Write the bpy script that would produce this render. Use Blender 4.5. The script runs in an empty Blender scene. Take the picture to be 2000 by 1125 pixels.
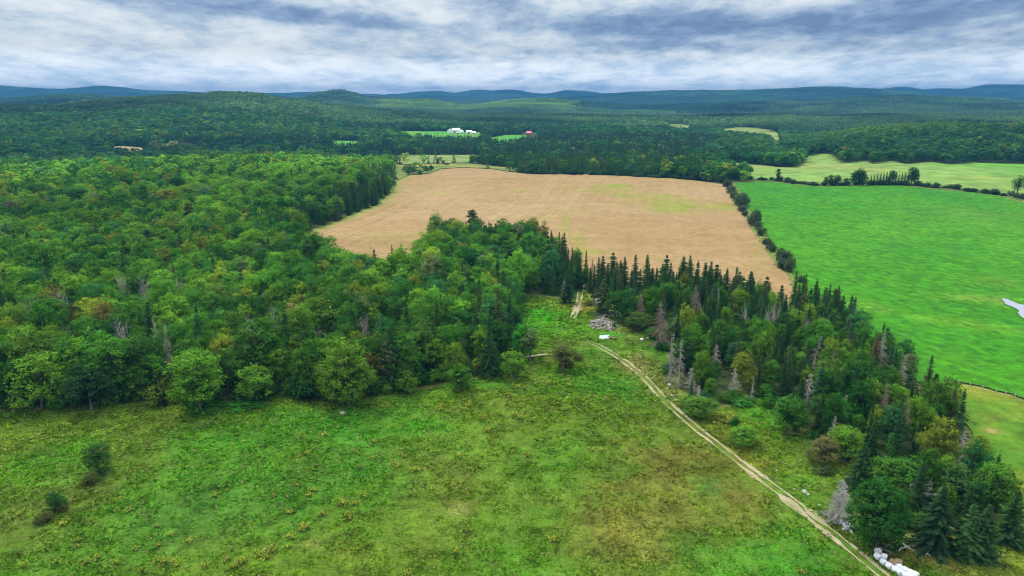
import bpy, math
import numpy as np

rng = np.random.default_rng(7)
SC = bpy.context.scene
R = math.radians

# ------------------------------------------------------------------ camera, sky, sun, exposure
CAM_H, FPX, PITCH = 80.0, 1400.0, R(14.8)          # FPX: focal length in pixels of a 2000 px wide frame
cd = bpy.data.cameras.new('camera'); cam = bpy.data.objects.new('camera', cd)
SC.collection.objects.link(cam); SC.camera = cam
cam.location = (0, 0, CAM_H); cam.rotation_euler = (math.pi/2 - PITCH, 0, 0)
cd.sensor_width = 36; cd.lens = 36*FPX/2000; cd.clip_start = 0.5; cd.clip_end = 60000

SUN_EL, SUN_AZ = R(58), R(-38)                      # azimuth from +Y towards +X
sd = bpy.data.lights.new('sun', 'SUN'); sun = bpy.data.objects.new('sun', sd)
SC.collection.objects.link(sun)
sd.energy = 2.1; sd.angle = R(10); sd.color = (1.0, 0.95, 0.87)
sun.rotation_euler = (math.pi/2 - SUN_EL, 0, math.pi - SUN_AZ)
SC.view_settings.view_transform = 'Standard'; SC.view_settings.look = 'None'
SC.view_settings.exposure = 0.62; SC.view_settings.gamma = 1.0
SC.view_settings.use_curve_mapping = False
cy = SC.cycles
cy.max_bounces = 5; cy.diffuse_bounces = 3; cy.glossy_bounces = 1; cy.transmission_bounces = 3
cy.transparent_max_bounces = 4; cy.volume_bounces = 0; cy.use_adaptive_sampling = True
cy.adaptive_threshold = 0.008; cy.use_denoising = True
cy.sample_clamp_indirect = 4.0; cy.filter_width = 0.95


class NT:
    """small helper round a node tree"""
    def __init__(s, tree): s.t = tree; s.n = tree.nodes; s.l = tree.links
    def new(s, typ, **kw):
        nd = s.n.new(typ)
        for k, v in kw.items():
            if hasattr(nd, k) and k not in nd.inputs: setattr(nd, k, v)
            else: s.set(nd.inputs[k], v)
        return nd
    def set(s, inp, v):
        if isinstance(v, bpy.types.NodeSocket): s.l.new(v, inp)
        else: inp.default_value = v
    def math(s, op, a, b=None, c=None, clamp=False):
        nd = s.n.new('ShaderNodeMath'); nd.operation = op; nd.use_clamp = clamp
        for i, v in enumerate((a, b, c)):
            if v is not None: s.set(nd.inputs[i], v)
        return nd.outputs[0]
    def noise(s, vec, scale, detail=4, rough=0.55, dist=0.0):
        nd = s.n.new('ShaderNodeTexNoise')
        s.set(nd.inputs['Vector'], vec); nd.inputs['Scale'].default_value = scale
        nd.inputs['Detail'].default_value = detail; nd.inputs['Roughness'].default_value = rough
        nd.inputs['Distortion'].default_value = dist
        return nd.outputs['Fac']
    def ramp(s, fac, stops):
        nd = s.n.new('ShaderNodeValToRGB'); s.set(nd.inputs[0], fac); e = nd.color_ramp.elements
        while len(e) < len(stops): e.new(0.5)
        for el, (p, c) in zip(e, stops):
            el.position = p; el.color = c if len(c) == 4 else (*c, 1)
        return nd.outputs[0]
    def mix(s, fac, a, b, blend='MIX'):
        nd = s.n.new('ShaderNodeMix'); nd.data_type = 'RGBA'; nd.blend_type = blend
        s.set(nd.inputs[0], fac); s.set(nd.inputs[6], a); s.set(nd.inputs[7], b)
        return nd.outputs[2]
    def map(s, v, a, b, c, d, clamp=True):
        nd = s.n.new('ShaderNodeMapRange'); nd.clamp = clamp
        for i, x in enumerate((v, a, b, c, d)): s.set(nd.inputs[i], x)
        return nd.outputs[0]


def build_world():
    w = bpy.data.worlds.new('World'); SC.world = w; w.use_nodes = True
    t = NT(w.node_tree); t.n.clear()
    out = t.n.new('ShaderNodeOutputWorld')
    sky = t.n.new('ShaderNodeTexSky'); sky.sky_type = 'NISHITA'; sky.sun_disc = False
    sky.sun_elevation = SUN_EL; sky.sun_rotation = SUN_AZ; sky.altitude = 300
    tc = t.n.new('ShaderNodeTexCoord')
    sep = t.n.new('ShaderNodeSeparateXYZ'); t.l.new(tc.outputs['Generated'], sep.inputs[0])
    x, y, z = sep.outputs
    zz = t.math('MAXIMUM', z, 0.0)
    k = t.math('DIVIDE', 1.0, t.math('ADD', zz, 0.17))
    cmb = t.new('ShaderNodeCombineXYZ', X=t.math('MULTIPLY', x, k), Y=t.math('MULTIPLY', y, k), Z=0.0)
    deck = cmb.outputs[0]                                     # the cloud deck seen from below
    az = t.math('ARCTAN2', x, y); el = t.math('ARCSINE', z)
    # long dark bellies of cloud (azimuth, elevation, half widths, tilt, weight)
    warp1 = t.math('SUBTRACT', t.noise(deck, 0.55, 5, 0.6), 0.5)
    dark = None
    bands = [(-0.52, 0.128, 0.26, 0.016, -0.13, 0.85), (-0.23, 0.098, 0.13, 0.020, -0.10, 0.75),
             (0.33, 0.084, 0.30, 0.018, -0.01, 0.9), (0.55, 0.102, 0.20, 0.026, 0.05, 0.8),
             (0.02, 0.118, 0.14, 0.018, -0.12, 0.45), (-0.08, 0.052, 0.12, 0.006, -0.02, 0.35),
             (0.22, 0.062, 0.18, 0.008, 0.0, 0.5), (0.12, 0.093, 0.10, 0.016, 0.0, 0.45)]
    for a0, e0, wa, we, tilt, wt in bands:
        da = t.math('SUBTRACT', az, a0)
        de = t.math('SUBTRACT', t.math('SUBTRACT', el, e0), t.math('MULTIPLY', da, tilt))
        de = t.math('ADD', de, t.math('MULTIPLY', warp1, 0.07))
        q = t.math('ADD', t.math('POWER', t.math('ABSOLUTE', t.math('DIVIDE', da, wa)), 2.0),
                   t.math('POWER', t.math('ABSOLUTE', t.math('DIVIDE', de, we)), 2.0))
        g = t.math('MULTIPLY', t.math('EXPONENT', t.math('MULTIPLY', q, -1.0)), wt)
        dark = g if dark is None else t.math('ADD', dark, g)
    mp = t.new('ShaderNodeMapping'); t.l.new(deck, mp.inputs[0]); mp.inputs['Scale'].default_value = (1.35, 0.95, 1)
    mp.inputs['Rotation'].default_value = (0, 0, 0.06)
    n1 = t.noise(mp.outputs[0], 0.85, 9, 0.58, 0.3)
    n2 = t.noise(mp.outputs[0], 2.4, 9, 0.60, 0.4)
    n3 = t.noise(mp.outputs[0], 6.5, 8, 0.62, 0.3)
    v = t.math('ADD', t.math('MULTIPLY', n1, 0.42), t.math('ADD', t.math('MULTIPLY', n2, 0.38), t.math('MULTIPLY', n3, 0.20)))
    v = t.map(v, 0.415, 0.585, 0.0, 1.0)
    v = t.math('SUBTRACT', t.math('ADD', t.math('MULTIPLY', v, 0.60), 0.46), t.math('MULTIPLY', dark, 0.66), clamp=True)
    col = t.ramp(v, [(0.0, (0.15, 0.23, 0.40)), (0.25, (0.27, 0.37, 0.54)), (0.5, (0.49, 0.59, 0.70)),
                     (0.75, (0.73, 0.79, 0.83)), (1.0, (0.92, 0.93, 0.93))])
    bg1 = t.new('ShaderNodeBackground'); t.l.new(sky.outputs[0], bg1.inputs[0]); bg1.inputs[1].default_value = 0.08
    bg2 = t.new('ShaderNodeBackground'); t.l.new(col, bg2.inputs[0]); t.set(bg2.inputs[1], t.math('ADD', t.map(zz, 0.12, 1.0, 0.73, 2.15), t.map(zz, 0.0, 0.06, 1.0, 0.0)))   # an overcast sky is brightest overhead
    mx = t.n.new('ShaderNodeMixShader'); mx.inputs[0].default_value = 0.92
    t.l.new(bg1.outputs[0], mx.inputs[1]); t.l.new(bg2.outputs[0], mx.inputs[2]); t.l.new(mx.outputs[0], out.inputs[0])
    w.cycles.sampling_method = 'MANUAL'; w.cycles.sample_map_resolution = 512


build_world()

# ------------------------------------------------------------------ numbers: noise, terrain, unprojection
def _hash(i, j, s):
    h = (i.astype(np.int64)*374761393 + j.astype(np.int64)*668265263 + s*1442695041) & 0xffffffff
    h = ((h ^ (h >> 13))*1274126177) & 0xffffffff
    return ((h ^ (h >> 16)) & 0xffffff)/float(0xffffff)


def vnoise(x, y, s=0):
    i = np.floor(x); j = np.floor(y); fx = x-i; fy = y-j
    u = fx*fx*fx*(fx*(fx*6-15)+10); v = fy*fy*fy*(fy*(fy*6-15)+10)
    a, b, c, d = _hash(i, j, s), _hash(i+1, j, s), _hash(i, j+1, s), _hash(i+1, j+1, s)
    return (a*(1-u)+b*u)*(1-v)+(c*(1-u)+d*u)*v - 0.5


def fbm(x, y, lam, octv=4, s=0, gain=0.5):
    t = 0; a = 1.0; f = 1.0/lam
    ca, sa = math.cos(0.6), math.sin(0.6)
    for k in range(octv):
        t = t + a*vnoise(x*f+13.7*k, y*f-7.1*k, s+k); a *= gain; f *= 2.03
        x, y = ca*x-sa*y, sa*x+ca*y
    return t


CT, ST = math.cos(PITCH), math.sin(PITCH)


def ray(px, py):
    u = (px-1000.0)/FPX; v = (562.5-py)/FPX
    yy = CT+v*ST; zz = -ST+v*CT
    return math.atan2(u, yy), zz/math.hypot(u, yy)       # azimuth, tan(elevation)


def az_h(px): return np.arctan((np.asarray(px, float)-1000)/FPX*CT)


LAYERS = [  # (distance, 'z' ground height | 'y' picture height of the wooded crest, [(px, value) ...])
    (15, 'z', [(0, 0)]), (340, 'z', [(0, 0)]),
    (480, 'z', [(-300, 3), (300, 2), (700, 0), (1500, 0), (2000, 1)]),
    (700, 'z', [(-300, 12), (0, 11), (250, 15), (520, 15), (680, 9), (790, 1), (1000, 1), (1450, 0), (1700, 3), (2000, 0)]),
    (1000, 'z', [(-300, 2), (0, 0), (400, -7), (700, -6), (1000, -5), (1400, -2), (1600, 3), (1800, 4), (2300, 6)]),
    (1380, 'z', [(-300, 12), (0, 10), (400, 4), (700, -4), (1000, -4), (1400, -2), (1600, 6), (1700, 22), (1850, 30), (2000, 29), (2300, 30)]),
    (1800, 'z', [(-300, 34), (0, 30), (250, 36), (430, 38), (600, 20), (720, 4), (1000, 0), (1300, -4), (1600, -4), (2000, 6)]),
    (2500, 'y', [(-300, 208), (-100, 206), (0, 205), (90, 202), (150, 199), (240, 192), (330, 185), (430, 179.5), (490, 182), (540, 189),
                 (600, 197), (680, 209), (760, 216), (900, 222), (1000, 220), (1150, 222), (1300, 226), (1500, 222), (1750, 224), (2000, 226)]),
    (3200, 'z', [(-300, 25), (0, 25), (450, 30), (700, 12), (1000, 14), (1300, 0), (1600, 4), (2000, 4)]),
    (4500, 'y', [(-300, 194), (0, 192), (60, 189), (120, 185), (170, 186), (240, 192), (420, 199), (560, 198), (600, 190), (630, 183), (657, 177), (685, 183),
                 (710, 190), (770, 192), (830, 193), (870, 198), (905, 206), (950, 201), (1000, 194), (1060, 192), (1120, 197), (1190, 206),
                 (1300, 204), (1450, 199), (1600, 193), (1700, 186), (1760, 184), (1850, 186), (1930, 192), (2000, 194), (2300, 195)]),
    (5600, 'z', [(-300, 30), (0, 30), (600, 30), (1000, 20), (1500, 20), (2000, 30)]),
    (7000, 'y', [(-300, 184), (0, 190), (400, 195), (700, 193), (1000, 192), (1100, 187), (1160, 184), (1220, 180), (1300, 175), (1350, 176), (1400, 178),
                 (1450, 177), (1500, 176), (1580, 174), (1640, 174), (1680, 177), (1750, 181), (1850, 186), (2000, 190), (2300, 190)]),
    (8200, 'z', [(-300, 40), (1000, 40), (2000, 40)]),
    (10000, 'y', [(-300, 176), (0, 169), (60, 173), (120, 178), (160, 173), (190, 170), (230, 173), (290, 179), (350, 179), (400, 181), (480, 183),
                  (540, 181), (600, 179), (640, 181), (700, 186), (720, 182), (745, 185), (780, 184), (820, 178.5), (860, 176.5), (890, 181), (930, 174.5), (965, 178), (1000, 176.5),
                  (1040, 184), (1075, 183), (1105, 177), (1145, 179), (1180, 185), (1300, 182), (1600, 178), (1700, 176), (1765, 172), (1800, 176), (1835, 173),
                  (1875, 175), (1930, 168), (1980, 168), (2060, 171), (2300, 178)]),
    (14500, 'z', [(0, 0)]),
]
TREE = 13.0
AZ = np.radians(np.arange(-60, 60.01, 0.2)); LR = np.linspace(math.log(15), math.log(14500), 900); RR = np.exp(LR)
HZ = 562.5-FPX*math.tan(PITCH)


def build_heights():
    cols = []
    for r, kind, pts in LAYERS:
        pa = az_h([p[0] for p in pts]); pv = np.array([p[1] for p in pts], float)
        v = np.interp(AZ, pa, pv)
        if kind == 'y':
            el = (HZ-v)/FPX*CT*np.cos(AZ)
            v = CAM_H+r*el-TREE
        k = 3; ker = np.hanning(k+2)[1:-1]; ker /= ker.sum()
        v = np.convolve(np.pad(v, k//2, 'edge'), ker, 'valid')
        cols.append(v)
    cols = np.array(cols)                                        # layers x az
    lr0 = np.log([l[0] for l in LAYERS]); Z = np.zeros((len(AZ), len(LR)))
    k = np.clip(np.searchsorted(lr0, LR, side='right')-1, 0, len(lr0)-2)
    f = (LR-lr0[k])/(lr0[k+1]-lr0[k]); f = f*f*(3-2*f)
    Z = cols[k].T*(1-f)+cols[k+1].T*f
    X = np.sin(AZ)[:, None]*RR; Y = np.cos(AZ)[:, None]*RR
    a1 = np.clip((RR-60)/200, 0, 1); a2 = np.clip((RR-700)/1500, 0, 1); a3 = np.clip((RR-2200)/2500, 0, 1)*np.clip((13000-RR)/2000, 0, 1)
    Z = Z+1.5*a1*fbm(X, Y, 70, 3, 11)+9*a2*fbm(X, Y, 260, 3, 21)+32*a3*fbm(X, Y, 900, 4, 31)
    return Z


ZG = build_heights()


def ground(x, y):
    x = np.asarray(x, float); y = np.asarray(y, float)
    a = np.clip(np.arctan2(x, y), AZ[0], AZ[-1]-1e-6); l = np.clip(np.log(np.maximum(np.hypot(x, y), 1e-3)), LR[0], LR[-1]-1e-6)
    fa = (a-AZ[0])/(AZ[1]-AZ[0]); fl = (l-LR[0])/(LR[1]-LR[0])
    i = np.minimum(fa.astype(int), len(AZ)-2); j = np.minimum(fl.astype(int), len(LR)-2); fa = fa-i; fl = fl-j
    return (ZG[i, j]*(1-fa)+ZG[i+1, j]*fa)*(1-fl)+(ZG[i, j+1]*(1-fa)+ZG[i+1, j+1]*fa)*fl


_MR = np.exp(np.linspace(math.log(40), math.log(14000), 6000))


def P(px, py, h=0.0):
    """the ground point (x, y) whose top at height h is seen at this place of the photograph"""
    a, te = ray(px, py)
    z = ground(np.sin(a)*_MR, np.cos(a)*_MR)+h
    d = CAM_H+_MR*te-z
    k = int(np.argmax(d <= 0)) if (d <= 0).any() else len(_MR)-1
    if k > 0 and d[k] <= 0:
        f = d[k-1]/(d[k-1]-d[k]); r = _MR[k-1]*(1-f)+_MR[k]*f
    else: r = _MR[k]
    return np.array([math.sin(a)*r, math.cos(a)*r])


def poly(pts):
    """polygon in metres from photograph points; a third number is the height of what hides the edge"""
    return np.array([P(*p) for p in pts])


def inside(pg, x, y):
    c = np.zeros(np.shape(x), bool); n = len(pg)
    lo, hi = pg.min(0), pg.max(0)
    m = (x >= lo[0]) & (x <= hi[0]) & (y >= lo[1]) & (y <= hi[1])
    if not m.any(): return c
    xs, ys = x[m], y[m]; cc = np.zeros(xs.shape, bool)
    for i in range(n):
        x1, y1 = pg[i]; x2, y2 = pg[(i+1) % n]
        if y1 == y2: continue
        t = (y1 > ys) != (y2 > ys)
        cc ^= t & (xs < (x2-x1)*(ys-y1)/(y2-y1)+x1)
    c[m] = cc
    return c


def line_dist(pl, x, y):
    d = np.full(np.shape(x), 1e9)
    for (x1, y1), (x2, y2) in zip(pl[:-1], pl[1:]):
        dx, dy = x2-x1, y2-y1; L = dx*dx+dy*dy+1e-9
        t = np.clip(((x-x1)*dx+(y-y1)*dy)/L, 0, 1)
        d = np.minimum(d, np.hypot(x-x1-t*dx, y-y1-t*dy))
    return d


# ------------------------------------------------------------------ objects
def mesh_np(name, V, F, mats=(), smooth=False, attrs=None, midx=None, normals=None):
    me = bpy.data.meshes.new(name); V = np.asarray(V, np.float32); n = len(V)
    me.vertices.add(n); me.vertices.foreach_set('co', V.ravel())
    if isinstance(F, np.ndarray):
        k = F.shape[1]; m = len(F); idx = F.ravel(); st = np.arange(m)*k
    else:
        m = len(F); ln = np.array([len(f) for f in F]); idx = np.concatenate([np.asarray(f) for f in F]) if m else np.zeros(0, int)
        st = np.concatenate([[0], np.cumsum(ln)[:-1]]) if m else np.zeros(0, int)
    me.loops.add(len(idx)); me.loops.foreach_set('vertex_index', idx.astype(np.int32))
    me.polygons.add(m); me.polygons.foreach_set('loop_start', st.astype(np.int32))
    if midx is not None: me.polygons.foreach_set('material_index', np.asarray(midx, np.int32))
    me.polygons.foreach_set('use_smooth', np.full(m, smooth))
    for mt in mats: me.materials.append(mt)
    for an, (typ, val) in (attrs or {}).items():
        at = me.attributes.new(an, typ, 'POINT'); val = np.asarray(val, np.float32 if typ != 'INT' else np.int32)
        at.data.foreach_set({'FLOAT_COLOR': 'color', 'FLOAT_VECTOR': 'vector'}.get(typ, 'value'), val.ravel())
    me.update(calc_edges=True)
    if normals is not None: me.normals_split_custom_set_from_vertices(np.asarray(normals, np.float32))
    return me


def rgba(c): return np.concatenate([np.asarray(c, np.float32), np.ones((len(c), 1), np.float32)], 1)


def link(o): SC.collection.objects.link(o); return o


def obj(name, me, parent=None, label=None, cat=None, group=None, kind=None, loc=None, rot=None, scl=None):
    o = link(bpy.data.objects.new(name, me))
    if parent is not None: o.parent = parent
    tag(o, label, cat, group, kind)
    if loc is not None: o.location = loc
    if rot is not None: o.rotation_euler = rot
    if scl is not None: o.scale = (scl,)*3 if np.isscalar(scl) else scl
    return o


def tag(o, label=None, cat=None, group=None, kind=None):
    if label: o['label'] = label
    if cat: o['category'] = cat
    if group: o['group'] = group
    if kind: o['kind'] = kind
    return o


_W1 = 'first second third fourth fifth sixth seventh eighth ninth tenth eleventh twelfth thirteenth fourteenth fifteenth sixteenth seventeenth eighteenth nineteenth'.split()
_W10 = 'twenty thirty forty fifty sixty seventy eighty ninety'.split()


def nth(k):
    if k < 20: return _W1[k-1]
    if k >= 100: return 'hundred-and-' + nth(k-100) if k > 100 else 'hundredth'
    a, b = divmod(k, 10)
    return _W10[a-2][:-1]+'ieth' if b == 0 else _W10[a-2]+'-'+_W1[b-1]


# ------------------------------------------------------------------ materials
def new_mat(name):
    m = bpy.data.materials.new(name); m.use_nodes = True; t = NT(m.node_tree); t.n.clear()
    return m, t, t.n.new('ShaderNodeOutputMaterial')


def mat_foliage():
    m, t, out = new_mat('foliage')
    a = t.n.new('ShaderNodeAttribute'); a.attribute_type = 'INSTANCER'; a.attribute_name = 'tint'
    v = t.n.new('ShaderNodeAttribute'); v.attribute_name = 'vcol'
    geo = t.n.new('ShaderNodeNewGeometry')
    oi = t.n.new('ShaderNodeObjectInfo')
    c = t.mix(1.0, a.outputs['Color'], v.outputs['Color'], 'MULTIPLY')
    n = t.noise(geo.outputs['Position'], 0.55, 3, 0.6)
    hs = t.n.new('ShaderNodeHueSaturation'); t.l.new(c, hs.inputs['Color'])
    t.set(hs.inputs['Hue'], t.math('ADD', t.map(oi.outputs['Random'], 0, 1, 0.496, 0.508), t.map(n, 0.3, 0.7, -0.006, 0.009)))
    t.set(hs.inputs['Value'], t.map(n, 0.25, 0.75, 0.72, 1.3))
    d = t.n.new('ShaderNodeBsdfDiffuse'); tr = t.n.new('ShaderNodeBsdfTranslucent')
    t.l.new(hs.outputs[0], d.inputs[0])
    t.l.new(t.mix(1.0, hs.outputs[0], (1.15, 1.2, 0.6, 1), 'MULTIPLY'), tr.inputs[0])
    mx = t.n.new('ShaderNodeMixShader'); mx.inputs[0].default_value = 0.30
    t.l.new(d.outputs[0], mx.inputs[1]); t.l.new(tr.outputs[0], mx.inputs[2])
    t.l.new(mx.outputs[0], out.inputs[0])
    return m


def mat_bark(name, c1, c2, scale=6):
    m, t, out = new_mat(name)
    geo = t.n.new('ShaderNodeTexCoord')
    n = t.noise(geo.outputs['Object'], scale, 5, 0.65)
    c = t.ramp(n, [(0.3, c1), (0.7, c2)])
    b = t.new('ShaderNodeBsdfPrincipled', Roughness=0.9); t.l.new(c, b.inputs['Base Color'])
    bp = t.new('ShaderNodeBump', Strength=0.5, Distance=0.05); t.l.new(n, bp.inputs['Height']); t.l.new(bp.outputs[0], b.inputs['Normal'])
    t.l.new(b.outputs[0], out.inputs[0])
    return m


def mat_ground(name, fine=1.2, amt=0.5, bump=0.4, dist=0.25, stretch=None, rotz=0.0, speck=None, speck_amt=0.0):
    """vertex colour of the field, broken up by fine grain in metres"""
    m, t, out = new_mat(name)
    a = t.n.new('ShaderNodeAttribute'); a.attribute_name = 'col'
    geo = t.n.new('ShaderNodeNewGeometry'); vec = geo.outputs['Position']
    if stretch:
        mp = t.new('ShaderNodeMapping'); t.l.new(vec, mp.inputs[0]); mp.inputs['Scale'].default_value = (*stretch, 1)
        mp.inputs['Rotation'].default_value = (0, 0, rotz); vec = mp.outputs[0]
    n1 = t.noise(vec, fine, 5, 0.68); n2 = t.noise(vec, fine*0.22, 4, 0.6)
    f = t.math('ADD', t.math('MULTIPLY', n1, 0.6), t.math('MULTIPLY', n2, 0.4))
    hs = t.n.new('ShaderNodeHueSaturation'); t.l.new(a.outputs['Color'], hs.inputs['Color'])
    t.set(hs.inputs['Value'], t.map(f, 0.34, 0.66, 1-amt, 1+amt))
    t.set(hs.inputs['Hue'], t.map(t.noise(vec, fine*0.5, 3), 0.3, 0.7, 0.494, 0.504))
    c = hs.outputs[0]
    if speck:
        s = t.map(t.noise(vec, fine*0.9, 2, 0.5), 0.62, 0.72, 0, speck_amt)
        c = t.mix(s, c, (*speck, 1))
    b = t.new('ShaderNodeBsdfPrincipled', Roughness=0.95); t.l.new(c, b.inputs['Base Color'])
    b.inputs['Specular IOR Level'].default_value = 0.1
    bp = t.new('ShaderNodeBump', Strength=bump, Distance=dist); t.l.new(f, bp.inputs['Height']); t.l.new(bp.outputs[0], b.inputs['Normal'])
    t.l.new(b.outputs[0], out.inputs[0])
    return m


def mat_plain(name, col, rough=0.6, noise=0.12, scale=2.0, spec=0.3):
    m, t, out = new_mat(name)
    tc = t.n.new('ShaderNodeTexCoord')
    n = t.noise(tc.outputs['Object'], scale, 5, 0.6)
    lo = [max(0, c*(1-noise*2)) for c in col]; hi = [min(1, c*(1+noise)) for c in col]
    b = t.new('ShaderNodeBsdfPrincipled', Roughness=rough); b.inputs['Specular IOR Level'].default_value = spec
    t.l.new(t.ramp(n, [(0.3, lo), (0.62, hi)]), b.inputs['Base Color'])
    t.l.new(b.outputs[0], out.inputs[0])
    return m


M_FOL = mat_foliage()
M_BARK = mat_bark('bark', (0.06, 0.05, 0.04), (0.17, 0.15, 0.125))
M_GREY = mat_bark('grey_deadwood', (0.20, 0.18, 0.145), (0.37, 0.335, 0.28), 3)
M_GREYP = mat_bark('silver_deadwood', (0.28, 0.265, 0.25), (0.46, 0.43, 0.40), 3)
M_BROWN = mat_bark('brown_deadwood', (0.13, 0.09, 0.07), (0.25, 0.185, 0.15), 3)
M_PALE = mat_bark('pale_deadwood', (0.28, 0.26, 0.21), (0.48, 0.45, 0.38), 3)

# ------------------------------------------------------------------ open land, outlined from the photograph
MEADOW = poly([(-500, 830), (0, 806), (150, 795), (270, 787), (340, 792), (430, 788), (550, 774), (620, 783), (720, 775), (830, 762),
               (900, 745), (960, 724), (1000, 706), (1020, 690), (1025, 665), (1010, 640), (1003, 610), (1003, 588), (1040, 578),
               (1095, 585), (1120, 588), (1128, 568), (1142, 568), (1150, 588), (1200, 607), (1245, 620), (1262, 645), (1290, 652),
               (1302, 690), (1310, 735), (1335, 790), (1380, 810), (1440, 790), (1480, 772), (1510, 800), (1535, 848), (1580, 855), (1600, 890),
               (1650, 905), (1690, 925), (1700, 975), (1690, 1035), (1730, 1060), (1790, 1050), (1860, 1045), (1950, 1062), (2020, 1055), (2150, 1090),
               (2500, 1200), (2300, 1800), (-300, 1800)])
TAN = poly([(588, 461), (640, 441), (690, 420), (735, 402), (768, 374), (776, 352), (800, 343), (838, 340), (862, 331), (905, 328), (960, 331), (1010, 338),
            (1040, 341), (1130, 341), (1290, 347), (1380, 356), (1415, 362), (1440, 405), (1490, 480), (1552, 562),
            (1535, 562, 12), (1440, 528, 14), (1350, 506, 14), (1200, 500, 15), (1140, 506, 8), (1085, 495), (1062, 474), (900, 470), (842, 474), (800, 488, 13), (760, 490, 15), (700, 491, 15), (640, 474, 14), (600, 470, 10)])
GREEN = poly([(1434, 358), (1475, 355), (1520, 357), (1600, 365), (1680, 363), (1760, 362), (1830, 371), (1900, 376), (1960, 385), (2010, 400), (2150, 425), (2600, 480),
              (2600, 900), (2000, 780), (1920, 757), (1846, 743), (1840, 742, 5), (1806, 716, 6), (1752, 680, 6), (1706, 638, 6), (1646, 582, 7), (1574, 558, 7), (1552, 545), (1500, 465), (1463, 410)])
PASTURE = poly([(1830, 741), (1920, 758), (2000, 781), (2600, 905), (2700, 1200), (2300, 1110), (2010, 1010), (1985, 985, 6), (1962, 935, 6), (1932, 860, 5), (1888, 790, 5), (1846, 743, 5)])
HAY = poly([(1392, 321), (1430, 318), (1470, 322), (1520, 327), (1560, 328), (1572, 318), (1574, 306), (1605, 300), (1625, 303), (1642, 320), (1665, 318), (1690, 314),
            (1706, 321), (1740, 315), (1770, 321), (1815, 316), (1860, 322), (1900, 318), (2010, 321), (2300, 330), (2600, 400), (2010, 397),
            (1960, 382), (1900, 372), (1830, 367), (1760, 359), (1680, 360), (1600, 361), (1520, 353), (1470, 351), (1455, 345), (1425, 335)])
OLIVE = poly([(730, 305), (800, 303), (936, 303), (935, 312), (915, 318), (850, 319), (790, 322), (772, 318)])
SCRUB = poly([(768, 321), (790, 323), (850, 320), (915, 319), (955, 324), (1010, 329), (1010, 337), (960, 330), (905, 327), (862, 330), (838, 339), (800, 342), (778, 352), (770, 345)])
FARMA = poly([(770, 258), (830, 257), (878, 258), (935, 258), (942, 262), (938, 267, 13), (860, 266, 13), (800, 263, 13)])
FARMB = poly([(985, 264), (1020, 263.5), (1030, 266), (1015, 271, 12), (990, 274, 12), (955, 272, 12), (960, 269)])
FARMC = poly([(648, 275), (700, 276), (712, 278, 12), (650, 279, 12)])
GLADE_T = poly([(200, 289), (235, 286), (275, 289), (296, 294), (270, 297, 8), (225, 295, 8)])
GLADE_A = poly([(1405, 252), (1440, 249), (1480, 250), (1515, 256), (1522, 264), (1530, 280), (1518, 284, 10), (1500, 264, 12), (1450, 259, 12), (1410, 256, 12)])
GLADE_B = poly([(1300, 243), (1350, 244), (1355, 248), (1345, 251, 12), (1305, 248, 12)])
GLADE_C = poly([(1530, 229), (1575, 227), (1585, 231), (1560, 233, 12)])
GLADE_D = poly([(1110, 289), (1119, 288.5), (1140, 296), (1136, 299, 6), (1122, 294, 6), (1112, 292, 6)])
OPEN = [MEADOW, TAN, GREEN, PASTURE, HAY, OLIVE, SCRUB, FARMA, FARMB, FARMC, GLADE_T, GLADE_A, GLADE_B, GLADE_C, GLADE_D]
GAP = poly([(795, 492), (835, 484), (870, 486), (900, 490), (870, 499), (800, 498)])       # grassy gap behind the clump
LANE = poly([(1080, 492), (1150, 500), (1165, 515), (1145, 535), (1120, 520), (1085, 505)])
HEDGE_A = poly([(1405, 352), (1440, 352), (1470, 405), (1505, 462), (1556, 545), (1575, 562), (1548, 565), (1490, 482), (1440, 405), (1412, 362)])
HEDGE_B = poly([(1455, 343), (1520, 350), (1600, 358), (1680, 357), (1790, 357), (1900, 370), (2010, 390), (2600, 400), (2600, 490), (2010, 405), (1900, 379), (1790, 366), (1680, 367), (1600, 369), (1470, 358)])
YARD = poly([(1018, 259), (1050, 259), (1052, 268, 11), (1016, 268, 11)])
TREELESS = OPEN+[GAP, LANE, HEDGE_A, HEDGE_B, YARD]


def blob(x, y, px, py, rx, ry=None):
    """soft patch round a photograph point; rx across, ry in depth, metres"""
    c = P(px, py); ry = ry or rx
    a = math.atan2(c[0], c[1]); dx = x-c[0]; dy = y-c[1]
    u = dx*math.cos(a)-dy*math.sin(a); v = dx*math.sin(a)+dy*math.cos(a)
    w = np.exp(-(u/rx)**2-(v/ry)**2)
    return np.clip(w*(1+1.3*fbm(x, y, rx*0.5, 4, 91)), 0, 1)


def lerp(c, k, w): return c*(1-w[:, None])+np.array(k)*w[:, None]


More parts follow.
